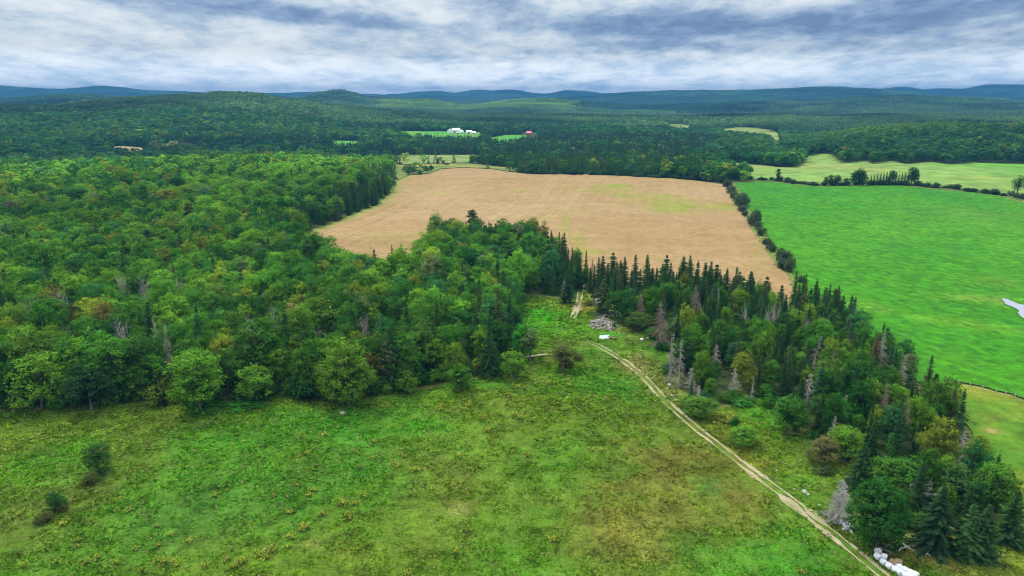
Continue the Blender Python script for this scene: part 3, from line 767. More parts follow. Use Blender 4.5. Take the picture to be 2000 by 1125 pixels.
def bare_tree(seed, h, w, depth=5, mat=None, thick=1.0, spread=0.75):
    """leafless broadleaf: forking limbs down to twigs"""
    g = np.random.default_rng(seed); mat = mat or M_GREY; br = []; tr = []
    def grow(p, d, L, r, lev):
        n = 4; q = p+d*L; q[:2] += g.normal(size=2)*L*0.08
        path = bent(p, q, n, L*0.03, g); q = path[-1]
        (tr if lev == 0 else br).append((path, np.linspace(r, r*0.62, n)))
        if lev >= depth: return
        for k in range(int(g.integers(2, 4)) if lev else 4):
            nd = unit(d+g.normal(size=3)*spread+np.array([0, 0, 0.22])); st = path[int(g.integers(2, 4))] if k else q
            grow(st, nd, L*g.uniform(0.6, 0.85), max(r*0.58, 0.016*thick), lev+1)
    grow(np.array([0, 0, -0.6]), unit(np.array([g.normal()*0.06, g.normal()*0.06, 1])), h*0.36, (0.012*h+0.06)*thick, 0)
    br.append((tr[0][0], tr[0][1]*0.5)); V, F = tube_lines(br, 3); V = V.copy()
    mx = np.abs(V[:, :2]).max(); zmax = V[:, 2].max(); sc = np.array([min(1.6, w/2/mx), min(1.6, w/2/mx), h/zmax])
    V2, F2 = tube_lines(tr, 6)
    return mesh_np('branches', V*sc, F, [mat], False), mesh_np('trunk', V2*sc, F2, [mat], True)


def shrub(seed, h, w, leaf=0.35):
    return broadleaf(seed, h, w, -0.1, 13, 8, 15, leaf*0.85, 'dome')


def far_broad(seed, h=14, w=9):
    g = np.random.default_rng(seed); b = Bits(); k = 260
    lob = 11; D = unit(g.normal(size=(lob, 3))+np.array([0, 0, 0.3])); L = D*np.array([w/2, w/2, h*0.42])*0.6; L[:, 2] += h*0.54
    i = g.integers(0, lob, k); d = unit(g.normal(size=(k, 3))+D[i]*0.8+np.array([0, 0, 0.5])); p = L[i]+d*np.array([w*0.24, w*0.24, h*0.13])
    n = unit(d+g.normal(size=(k, 3))*0.4+np.array([0, 0, 0.4])); sh = g.uniform(0.9, 1.1, (k, 1))*g.uniform(0.85, 1.15, (lob, 1))[i]
    b.quad(quads(p, n, 1.25*g.uniform(0.7, 1.3, k), 0.9, g), unit(n*0.2+d*0.8), sh*np.ones((k, 3)))
    b.quad(quads(np.array([[0, 0, h*0.2]]*3), np.array([[1, 0, 0], [0, 1, 0], [1, 1, 0.0]]), h*0.4, 0.05, g, long=np.tile([0, 0, 1.0], (3, 1))), np.array([[0, 0, 1.0]]*3), np.full((3, 3), 1.5))
    return b


def far_con(seed, h=16, w=6):
    g = np.random.default_rng(seed); b = Bits(); k = 190
    t = g.uniform(0, 1, k)**1.25; a = g.uniform(0, 6.28, k); r = (w/2*(1-t)**0.85)*g.uniform(0.5, 1.05, k)+0.1
    d = np.stack([np.cos(a), np.sin(a), np.zeros(k)], 1); p = d*r[:, None]; p[:, 2] = h*(0.05+0.94*t)
    n = unit(d*0.7+np.array([0, 0, 0.9])+g.normal(size=(k, 3))*0.3)
    b.quad(quads(p, n, (1.9-1.1*t)*g.uniform(0.7, 1.2, k), 0.6, g, long=unit(d+np.array([0, 0, -0.5]))), unit(n+d*0.4), g.uniform(0.7, 1.25, (k, 1))*np.ones((k, 3)))
    return b


def patch(seed, size, n, nq, conif):
    """a stand of small far-off trees"""
    g = np.random.default_rng(seed); b = Bits(); m = int(math.sqrt(n))
    for i in range(m):
        for j in range(m):
            cx = ((i+g.uniform(0.1, 0.9))/m-0.5)*size; cyy = ((j+g.uniform(0.1, 0.9))/m-0.5)*size; con = g.random() < conif
            h = g.uniform(11, 16)*(1.08 if con else 1); w = g.uniform(6.5, 10)*(0.62 if con else 1)*(size/m/6.5)**0.5
            q = nq; d = unit(g.normal(size=(q, 3))+np.array([0, 0, 0.5]))
            if con:
                t = g.uniform(0, 1, q)**1.2; d = np.stack([np.cos(t*60), np.sin(t*60), 0.4+0*t], 1); d[:, :2] = unit(g.normal(size=(q, 2)))
                p = np.stack([d[:, 0]*w/2*(1-t), d[:, 1]*w/2*(1-t), h*(0.1+0.9*t)], 1); d = unit(d); lg = unit(d+np.array([0, 0, -0.8])); asp = 0.6
            else:
                p = d*np.array([w/2, w/2, h*0.38])*g.uniform(0.75, 1.08, (q, 1)); p[:, 2] += h*0.58; lg = g.normal(size=(q, 3)); asp = 0.9
            p[:, 0] += cx; p[:, 1] += cyy
            nn = unit(d+g.normal(size=(q, 3))*0.35+np.array([0, 0, 0.3]))
            cc = g.uniform(0.78, 1.25)*np.array([g.uniform(0.85, 1.2), 1, g.uniform(0.8, 1.2)]); cc = cc*np.array([0.58, 0.66, 0.92]) if con else cc
            b.quad(quads(p, nn, w*0.42*g.uniform(0.7, 1.2, q)*(20/nq)**0.4, asp, g, long=lg), unit(nn*0.15+d*0.85+np.array([0, 0, 0.1])), cc*g.uniform(0.93, 1.07, (q, 1)))
    return b.mesh('canopy', M_FOL)


BROAD = [broadleaf(100, 15, 11.5, -0.04, 26, 11, 25, 0.42, 'dome'), broadleaf(101, 16, 9.5, -0.04, 24, 11, 25, 0.40, 'oval'),
         broadleaf(102, 14, 8.0, -0.05, 22, 11, 23, 0.38, 'cone'), broadleaf(103, 15, 10.5, 0.06, 20, 12, 25, 0.42, 'dome'),
         broadleaf(104, 17, 8.5, 0.06, 22, 10, 22, 0.40, 'oval'), broadleaf(105, 15, 12.5, 0.0, 30, 11, 25, 0.44, 'dome'),
         broadleaf(106, 15, 7.5, 0.2, 16, 9, 18, 0.38, 'vase', 0.8)]
BROAD_H = [15, 16, 14, 15, 17, 15, 15]; BROAD_WORD = ['broad', 'oval', 'conical', 'rounded', 'slender', 'spreading', 'open-crowned']
BIG = broadleaf(120, 16, 12, -0.10, 40, 18, 26, 0.36, 'dome')
CON = [conifer(200, 16, 6.8), conifer(201, 16, 5.6, ragged=0.26), conifer(202, 16, 8.0, per=8, droop=0.32), conifer(203, 16, 5.2, ragged=0.4, whorls=34, taper=0.7), pine(204, 16, 7.0), pine(205, 16, 6.2), conifer(206, 16, 7.2, ragged=0.34, taper=1.05)]
CON_H = [16]*7; CON_WORD = ['conical', 'narrow', 'broad-based', 'ragged', 'loose-crowned', 'open-topped', 'uneven']
DEADC = [dead_conifer(300, 13, 5.0), dead_conifer(301, 13, 4.0, 22, 5), dead_conifer(302, 13, 3.2, 16, 2, thick=1.5, droop=0.15)]
DEADB = [dead_conifer(310, 13, 5.2, 30, 10, M_BROWN, thick=1.2)]
BARE = [bare_tree(320, 13, 7.5, 6, M_PALE, 1.7), bare_tree(321, 13, 6.0, 6, M_GREYP, 1.8), bare_tree(322, 13, 5, 6, M_PALE, 1.7, 0.55)]
BAREP = [bare_tree(330, 13, 6.5, 5, M_PALE, 2.0), bare_tree(331, 13, 6.5, 5, M_PALE, 1.1)]
SHR = [shrub(400, 3.0, 3.6), shrub(401, 3.0, 3.0), shrub(402, 3.0, 4.4)]

G_BROAD = {'mid-green': (0.052, 0.150, 0.020), 'bright green': (0.095, 0.215, 0.022), 'yellow-green': (0.150, 0.215, 0.026), 'dark green': (0.026, 0.092, 0.018),
           'olive': (0.105, 0.135, 0.024), 'bluish green': (0.036, 0.125, 0.040), 'grey-green': (0.11, 0.165, 0.07), 'russet': (0.12, 0.115, 0.03)}
W_BROAD = [0.40, 0.27, 0.07, 0.17, 0.02, 0.058, 0.010, 0.002]
G_CON = {'dark green': (0.038, 0.094, 0.027), 'deep green': (0.050, 0.118, 0.033), 'bluish green': (0.050, 0.112, 0.054), 'olive green': (0.086, 0.115, 0.036), 'brown-tinged': (0.130, 0.110, 0.058)}
W_CON = [0.40, 0.30, 0.16, 0.11, 0.03]
BN, BV = list(G_BROAD), np.array(list(G_BROAD.values())); CN, CV = list(G_CON), np.array(list(G_CON.values()))


def plant(name, parts, pnames, xy, scl, tint, label, cat, group, dz=0.0, rot=None, lean=(0, 0)):
    z = float(ground(xy[0], xy[1]))+dz
    e = link(bpy.data.objects.new(name, None)); e.empty_display_size = 0.5
    e.location = (xy[0], xy[1], z); e.rotation_euler = (lean[0], lean[1], rng.uniform(0, 6.28) if rot is None else rot)
    e.scale = scl if not np.isscalar(scl) else (scl,)*3
    tag(e, label, cat, group)
    for me, pn in zip(parts, pnames):
        o = link(bpy.data.objects.new(pn, me)); o.parent = e
        if tint is not None: o['tint'] = [float(c) for c in tint]
    return e


PLACED = []      # x, y, clear radius of every hand-placed tree


def free(x, y, k=1.0):
    m = np.ones(np.shape(x), bool)
    for a, b, r in PLACED: m &= np.hypot(x-a, y-b) > r*k
    return m


def hand(parts, ph, pw, pnames, name, px, py, h, w, tint, label, cat, group=None, clear=None, base=False, lean=(0, 0), rot=None):
    """one tree whose top (or whose foot) stands at this place of the photograph"""
    xy = P(px, py) if base else P(px, py, h)
    if tint is not None and name == 'broadleaf_tree': tint = np.array(tint)*np.array([1.32, 1.25, 1.1])
    PLACED.append((xy[0], xy[1], (clear if clear is not None else w*0.31)))
    return plant(name, parts, pnames, xy, (w/pw, w/pw, h/ph), tint, label, cat, group, lean=lean, rot=rot)


CT_ = ('crown', 'trunk'); BT_ = ('branches', 'trunk')
BW = [11.5, 9.5, 8, 10.5, 8.5, 12.5, 7.5]; CW = [6.8, 5.6, 8.0, 5.2, 7.0, 6.2, 7.2]
GW, GT, GS = 'trees of the wood along the meadow', 'trees of the wood beyond the track', 'saplings and shrubs along the wood edges'


def broad(px, py, h, w, v, col, label, group=None, **k):
    return hand(BROAD[v], BROAD_H[v], BW[v], CT_, 'broadleaf_tree', px, py, h, w, G_BROAD.get(col, col), label, 'broadleaf tree', group, **k)


def con(px, py, h, w, v, col, label, group=None, **k):
    return hand(CON[v], 16, CW[v], CT_, 'conifer_tree', px, py, h, w, G_CON.get(col, col), label, 'conifer', group, **k)


def dead(src, pw, px, py, h, w, label, group=None, **k):
    c = k.pop('clear', 3.4 if px < 1000 else (2.2 if px < 1700 else 1.4)); e = hand(src, 13, pw, BT_, 'dead_tree', px, py, h, w, None, label, 'dead tree', group, clear=c, **k)
    x, y, q = PLACED[-1]; f = 1-(c*1.15)/math.hypot(x, y); PLACED.append((x*f, y*f, c)); return e


def landmark_trees():
    hand(BIG, 16, 12, CT_, 'broadleaf_tree', 1733, 928, 15.0, 10.6, G_BROAD['dark green'], 'big dense dark green tree between the bare grey spruce and the white bales', 'broadleaf tree', clear=5)
    hand(BIG, 16, 12, CT_, 'broadleaf_tree', 672, 664, 18.5, 14.5, (0.085, 0.185, 0.022), 'huge round maple-like tree with its pale trunk showing at the meadow wood front', 'broadleaf tree', GW, clear=8)
    broad(62, 684, 16.5, 14.5, 5, 'bright green', 'very broad light green tree near the outer end of the meadow wood front', GW)
    broad(50, 634, 20, 14, 0, (0.07, 0.15, 0.022), 'tall bright tree standing behind the very broad light green tree', GW)
    broad(213, 650, 19, 14, 1, 'mid-green', 'tall bulky mid-green tree, front of the meadow wood, above the dark rounded one', GW)
    broad(165, 706, 14, 12, 3, (0.022, 0.062, 0.022), 'very dark rounded tree in the front of the meadow wood', GW)
    broad(378, 678, 18, 14, 1, 'bright green', 'tall bright bulging tree behind the brown-twigged dying tree', GW)
    broad(330, 575, 19, 15, 5, 'bright green', 'bright umbrella-topped tree over pale bare stems inside the meadow wood', GW)
    broad(384, 518, 18, 12, 0, 'bright green', 'bright domed tree inside the meadow wood, beside two bare silver trees', GW)
    broad(423, 546, 18, 13, 5, (0.085, 0.165, 0.03), 'pale bright many-lobed tree inside the meadow wood', GW)
    broad(625, 566, 21, 15, 2, (0.07, 0.155, 0.022), 'very tall bright pointed tree towering inside the meadow wood', GW)
    broad(494, 706, 12, 10, 2, 'bright green', 'small bright conical tree in the meadow wood front before pale stems', GW)
    broad(89, 588, 15, 11, 3, 'olive', 'olive rounded tree deep in the meadow wood by two bare trees', GW)
    broad(213, 578, 17, 14, 0, 'bright green', 'bright flat-domed tree below the tallest bare silver tree', GW)
    broad(825, 616, 18, 10, 2, (0.062, 0.135, 0.03), 'tall pointed bright tree near the clearing end of the meadow wood', GW)
    broad(735, 645, 15, 12, 3, 'russet', 'rusty olive tree right behind the huge round tree', GW)
    broad(918, 545, 17, 14, 1, 'dark green', 'large dark dome-topped tree close to the clearing side of the wood', GW)
    con(955, 640, 15, 8, 2, 'dark green', 'broad dark spruce-like tree at the clearing corner of the meadow wood', GW)
    con(780, 632, 13, 6, 1, 'dark green', 'slim dark conifer standing alone among bright crowns in the meadow wood', GW)
    con(765, 478, 11, 3.2, 3, 'dark green', 'single thin dark conifer poking up against the tan field', GW)
    broad(1003, 680, 9.5, 8.0, 2, 'bright green', 'small bright green tree beside the fallen pale log', None)
    broad(1020, 628, 12, 9, 0, (0.05, 0.20, 0.02), 'vivid green leafy tree on the clearing side of the wood', GW)
    broad(1100, 668, 9, 10, 6, (0.085, 0.12, 0.035), 'thin open young tree standing alone in the clearing meadow', None)
    broad(1036, 640, 11, 6, 6, 'grey-green', 'grey-green slender tree at the clearing edge above the fallen log', None)
    broad(897, 705, 9, 7, 2, 'mid-green', 'small pointed tree on the meadow corner nearest the fallen log', GW)
    broad(1218, 562, 13, 12, 0, 'dark green', 'dark bushy round tree behind the grey log heaps', GT)
    con(1180, 545, 14, 9, 0, 'olive green', 'olive conifer right behind the old grey hut', GT)
    broad(1250, 606, 7.5, 11, 3, (0.055, 0.10, 0.02), 'low dark domed bush-like tree near the two white bags', GT)
    # lone plants of the open ground
    broad(182, 862, 7.5, 6.2, 1, (0.036, 0.105, 0.02), 'lone dense tree in the open meadow with brush at its foot', None)
    broad(105, 960, 4.2, 3.8, 0, 'dark green', 'small lone leafy sapling in the lower meadow', None)
    broad(1545, 765, 11, 8, 2, 'mid-green', 'upright green tree standing out from the wood above the track-side clearing', GT)
    broad(1455, 828, 5.5, 7.5, 3, 'bright green', 'round bright bush-like tree between the track and the wood', None)
    broad(1612, 848, 7.5, 6.8, 0, (0.115, 0.125, 0.05), 'small pale olive pine-like ball-shaped tree beside the wood', None)
    broad(1370, 772, 6, 9, 3, (0.07, 0.16, 0.025), 'wide bright shrubby tree beside the stones by the track', None)
    # edge of the track wood near the bales
    for px, py, h, w, v, col, lb in [
            (1990, 958, 11, 6.5, 0, 'dark green', 'dark spruce standing a little apart beyond the last of the track wood'),
            (1905, 985, 11, 6, 1, 'deep green', 'dark slim spruce at the wood tip, one of a close pair'),
            (1935, 985, 11, 6.2, 0, 'dark green', 'dark full spruce at the wood tip, partner of the slim one'),
            (1845, 950, 13, 8.5, 2, (0.030, 0.068, 0.026), 'large feathery conifer next to the big dense dark tree'),
            (1690, 865, 11, 7, 2, 'dark green', 'dark drooping conifer above the pale olive ball-shaped tree')]:
        con(px, py, h, w, v, col, lb, GT)
    for px, py, h, w, v, col, lb in [
            (1730, 890, 9, 9, 0, 'mid-green', 'rounded green tree just behind the big dense dark tree'),
            (1880, 905, 10, 9, 0, (0.04, 0.11, 0.03), 'green billowing tree behind the close pair of spruces'),
            (1660, 830, 9, 8, 1, 'bright green', 'fresh green tree in the wood above the ball-shaped one'),
            (1785, 890, 9, 9, 3, 'mid-green', 'mid-green round tree over the tangle of dead white limbs')]:
        broad(px, py, h, w, v, col, lb, GT)
    # spires against the tan field
    tops = [(1097, 500), (1115, 505), (1131, 504), (1178, 500), (1198, 493), (1221, 501), (1242, 497), (1265, 498), (1303, 498), (1336, 501), (1349, 499), (1364, 510),
            (1379, 513), (1390, 511), (1401, 517), (1421, 524), (1440, 520), (1468, 530), (1499, 540), (1528, 557)]
    g0 = np.random.default_rng(78)
    for i, (px, py) in enumerate(tops):
        v = [0, 6, 1, 0, 3, 2, 6, 1, 3, 0][i % 10]
        con(px, py, (14.5 if px < 1300 else 13.5)*g0.uniform(0.85, 1.12), g0.uniform(6.2, 8.2), v, ['dark green', 'deep green', 'dark green'][i % 3], f'{CON_WORD[v]} conifer spire against the tan field, {nth(i+1)} along from the lane', 'conifer spires against the tan field', clear=1.8)
    g = np.random.default_rng(77); sk = np.array(tops, float)
    for i in range(28):
        px = g.uniform(1092, 1560); py = np.interp(px, sk[:, 0], sk[:, 1])+g.uniform(7, 30); v = int(g.choice([0, 1, 2, 6, 3]))
        if abs(px-1136) < 20: continue
        con(px, py, g.uniform(10, 14.5), g.uniform(5.5, 7.5), v, ['dark green', 'deep green', 'bluish green', 'olive green'][i % 4], f'{["dark", "deep green", "bluish", "olive"][i % 4]} {CON_WORD[v]} conifer, {nth(i+1)} of the ranks below the spires', 'conifers below the spires', clear=1.6)
    for i, (px, py) in enumerate([(1562, 555), (1585, 562), (1612, 566), (1632, 572), (1648, 577), (1665, 576), (1735, 640), (1830, 730), (1848, 745)]):
        con(px, py, 12.0, 6.2, [0, 6, 3, 1][i % 4], ['deep green', 'dark green'][i % 2], f'dark conifer against the vivid green field, {nth(i+1)} from the tan field', 'conifers against the green field', clear=1.8)
    # clump on the tan field's near edge
    for i, (px, py, k) in enumerate([(850, 440, 'b'), (872, 432, 'b'), (884, 428, 'b'), (905, 434, 'b'), (925, 431, 'b'), (945, 445, 'b'), (968, 436, 'c'), (985, 446, 'b'), (1003, 432, 'b'), (1018, 424, 'b'), (1034, 434, 'b'),
                                     (1045, 450, 'c'), (1058, 466, 'c'), (1073, 480, 'c'), (1035, 462, 'c'), (1012, 455, 'c'), (985, 462, 'c'), (958, 460, 'b'), (930, 456, 'b'), (900, 455, 'b'), (868, 452, 'c')]):
        lb = f'in the clump jutting into the tan field, {nth(i+1)} of its crowns'
        if k == 'b': broad(px, py, 17.5, 9.5, [1, 4, 0, 3][i % 4], ['mid-green', 'bluish green', 'dark green'][i % 3], 'tall tree ' + lb, 'clump jutting into the tan field', clear=3)
        else: con(px, py, 17, 7.5, [0, 4, 1][i % 3], 'dark green', 'dark conifer ' + lb, 'clump jutting into the tan field', clear=3)


def dead_trees():
    D = lambda *a, **k: dead(*a, **k)
    hand(DEADB[0] if False else dead_conifer(350, 9.5, 5.2, 34, 20, M_GREYP, 0.05, 0.95, 0.05), 9.5, 5.2, BT_, 'dead_tree', 1648, 936, 9.0, 6.2, None,
         'solitary pale grey leafless spruce between the track and the big dark tree', 'dead tree', clear=3.5)
    for px, py, h, w, v, lb in [
            (235, 528, 16, 9, 0, 'tallest bare silver tree inside the meadow wood'),
            (272, 535, 15, 7, 1, 'bare silver tree next to the tallest one in the meadow wood'),
            (52, 575, 14, 8, 0, 'bare grey forked tree near the outer end of the meadow wood'),
            (38, 585, 12, 6, 2, 'thin bare tree beside the bare grey forked tree'),
            (112, 562, 15, 8, 1, 'bare pale tree behind the olive rounded tree'),
            (125, 628, 10, 7, 0, 'small bare grey tree sticking up behind bright front crowns'),
            (225, 618, 14, 8, 1, 'bare branching tree in the meadow wood below the bright flat-domed tree'),
            (300, 615, 16, 5, 2, 'bare pale stem under the bright umbrella-topped tree'),
            (318, 628, 16, 6, 2, 'second bare pale stem under the bright umbrella-topped tree'),
            (487, 608, 17, 8, 1, 'bare pale-stemmed tree inside the wood, left of the very tall pointed one'.replace('left of', 'short of')),
            (530, 590, 17, 6, 2, 'bare thin-stemmed tree beside the very tall bright pointed tree'),
            (350, 535, 14, 6, 0, 'bare purple-grey tree beside the bright domed tree'),
            (620, 630, 11, 9, 0, 'dead white tangled limbs under the very tall bright pointed tree'),
            (705, 610, 12, 8, 0, 'dead white drooping tree above the rusty olive one'),
            (512, 565, 11, 6, 1, 'grey bare tree behind pale bright lobed crown'),
            (740, 610, 10, 5, 2, 'small dead tree among green crowns above the huge round tree')]:
        dead(BARE[v], [7.5, 6.0, 5][v], px, py, h+2.5, w, lb, 'bare trees in the meadow wood', clear=4.6)
    for px, py, h, w, c, lb in [(500, 474, 16, 13, 'grey-green', 'ghostly pale thin-leaved tree deep in the meadow wood'), (565, 590, 16, 9, (0.22, 0.19, 0.09), 'tan fading tree inside the meadow wood'),
                                (470, 500, 15, 9, 'grey-green', 'pale thin-leaved tree beside the ghostly one')]:
        broad(px, py, h, w, 6, c, lb, GW, clear=3)
    dead(BAREP[0], 6.5, 500, 480, 15, 9, 'pale bare branches rising through the ghostly tree', 'bare trees in the meadow wood')
    dead(DEADB[0], 5.2, 330, 688, 13, 7, 'brown-twigged dying tree with pale trunk in the meadow wood front', 'bare trees in the meadow wood')
    for px, py, h, w, s, lb in [
            (1103, 543, 8.5, 5.5, 'g', 'silver-grey dead spruce with a rusty skirt at the lane mouth'), (1000, 520, 13, 5, 'b', 'brown dead conifer at the back corner of the clearing'),
            (915, 520, 12, 5, 'b', 'brown dead spire inside the wood near the clearing'), (1252, 573, 12, 6.5, 'b', 'greyish brown dead spruce behind the low domed bush-like tree'),
            (1291, 588, 17, 9.5, 'b', 'large brown-grey dead spruce beside the two white bags'), (1360, 555, 17, 8, 'b', 'tall brown-topped dead conifer cluster inside the track wood'),
            (1315, 648, 16.5, 5.5, 'g', 'tall grey half-dead spruce with a long bare stem'), (1332, 660, 16, 4.6, 'g', 'thin grey dead spruce with the longest bare stem by the track'),
            (1158, 505, 14, 5, 'b', 'pinkish grey dead conifer at the lane'), (1594, 655, 11.5, 6, 'g', 'leaning grey feathery dead spruce in mid wood'),
            (1622, 685, 9, 4, 'g', 'small leaning dead spruce beside the feathery one'), (1728, 648, 14, 5.5, 'g', 'grey dead spruce against the vivid green field'),
            (1770, 690, 13, 5, 'g', 'bluish grey dead spruce on the green field side'), (1585, 728, 10, 6.5, 's', 'herringbone-like dead spruce skeleton in the track wood'),
            (1733, 745, 15, 4.5, 'b', 'brown dead spire on the pasture side of the wood'), (1775, 775, 14, 4.5, 'b', 'tan dead spire below the brown one on the pasture side'),
            (1352, 718, 7.5, 6, 's', 'white dead spruce skeleton near the track stones'), (1366, 752, 6, 4, 's', 'small white dead spruce skeleton under the other by the track stones'),
            (1437, 718, 8, 5, 's', 'grey dead snag with stub branches in the wood front'), (1472, 735, 8, 2.2, 's', 'bare broken pole snag at the wood front'),
            (1695, 733, 9, 3.0, 's', 'bare white pole snag inside the track wood'), (1400, 672, 10, 6, 'g', 'grey-topped dead spruce inside the track wood'),
            (1655, 770, 8, 5, 's', 'grey dead twiggy snag above the fresh green tree'), (1632, 812, 8, 4, 'g', 'grey dead sapling amid green crowns'),
            (1830, 805, 9, 6, 'b', 'pink-grey dead bushy top by the pasture'), (1885, 840, 9, 5, 'g', 'grey bare spruce at the pasture side of the wood tip'),
            (1860, 860, 8, 5, 'g', 'dull grey dead spruce inside the wood tip'), (1405, 560, 13, 3, 's', 'pale pole-like dead tree in the upper wood')]:
        w *= 0.88; h *= 0.95
        src, pw = {'g': (DEADC[0], 5.0), 'b': (DEADB[0], 5.2), 's': (DEADC[2], 3.2)}[s]
        dead(src, pw, px, py, h, w, lb, 'dead trees of the track wood', lean=(0.0, 0.22 if 'lean' in lb else 0.0), rot=0.4)
    for px, py, h, w, lb in [(1462, 588, 14, 5, 'pale forked birch-like tree in the upper track wood'), (1500, 588, 15, 5, 'thin pale birch-like stem beside the forked one'),
                             (1521, 585, 15, 6.5, 'white branching birch-like tree in the upper track wood'), (1585, 615, 11, 6, 'white leaning forked dead tree in mid wood'),
                             (1632, 612, 8, 6, 'pale dead tangle by the bluish crown'), (1790, 925, 8, 9, 'tangle of dead white limbs behind the big dense dark tree'),
                             (1815, 850, 8, 5, 'white dead broken tree in the wood tip'), (1880, 880, 7, 5, 'pale bare leaning tree at the pasture edge')]:
        dead(BAREP[0] if px < 1700 else BAREP[1], 6.5, px, py, h, w, lb, 'pale bare trees of the track wood')


landmark_trees(); dead_trees()


# ------------------------------------------------------------------ the woods
def project(x, y, z):
    dz = z-CAM_H; f = y*CT-dz*ST; v = y*ST+dz*CT
    return 1000+FPX*x/f, 562.5-FPX*v/f


def hidden(x, y, h, tol=0.004):
    """behind a ridge of bare ground"""
    a = np.clip(np.arctan2(x, y), AZ[0], AZ[-1]-1e-6); i = ((a-AZ[0])/(AZ[1]-AZ[0])).astype(int)
    l = np.log(np.hypot(x, y)); j = np.clip(((l-LR[0])/(LR[1]-LR[0])).astype(int)-3, 0, len(LR)-1)
    return (ground(x, y)+h-CAM_H)/np.hypot(x, y) < RUN[i, j]-tol


RUN = np.maximum.accumulate((ZG-CAM_H)/RR[None, :], axis=1)
D_CLUMP = poly([(830, 487), (845, 470), (1060, 470), (1088, 497), (1060, 500), (905, 488), (870, 484)])


def scatter(s, r0, r1, amax=0.80):
    xs = np.arange(-r1*math.sin(amax), r1*math.sin(amax), s); ys = np.arange(r0*0.6, r1, s)
    X, Y = np.meshgrid(xs, ys); X[1::2] += s*0.5
    x = (X+rng.uniform(-0.36, 0.36, X.shape)*s).ravel(); y = (Y+rng.uniform(-0.36, 0.36, Y.shape)*s).ravel()
    r = np.hypot(x, y); m = (r >= r0) & (r < r1) & (np.abs(np.arctan2(x, y)) < amax); x, y = x[m], y[m]
    m = np.ones(len(x), bool)
    for pg in TREELESS: m &= ~inside(pg, x, y)
    for pg in TREELESS: 
        k = m.copy(); q = line_dist(np.vstack([pg, pg[:1]]), x[k], y[k]) if np.hypot(*pg.mean(0)) < 1200 else np.full(k.sum(), 99.)
        m[k] &= q > 1.8
    return x[m], y[m]


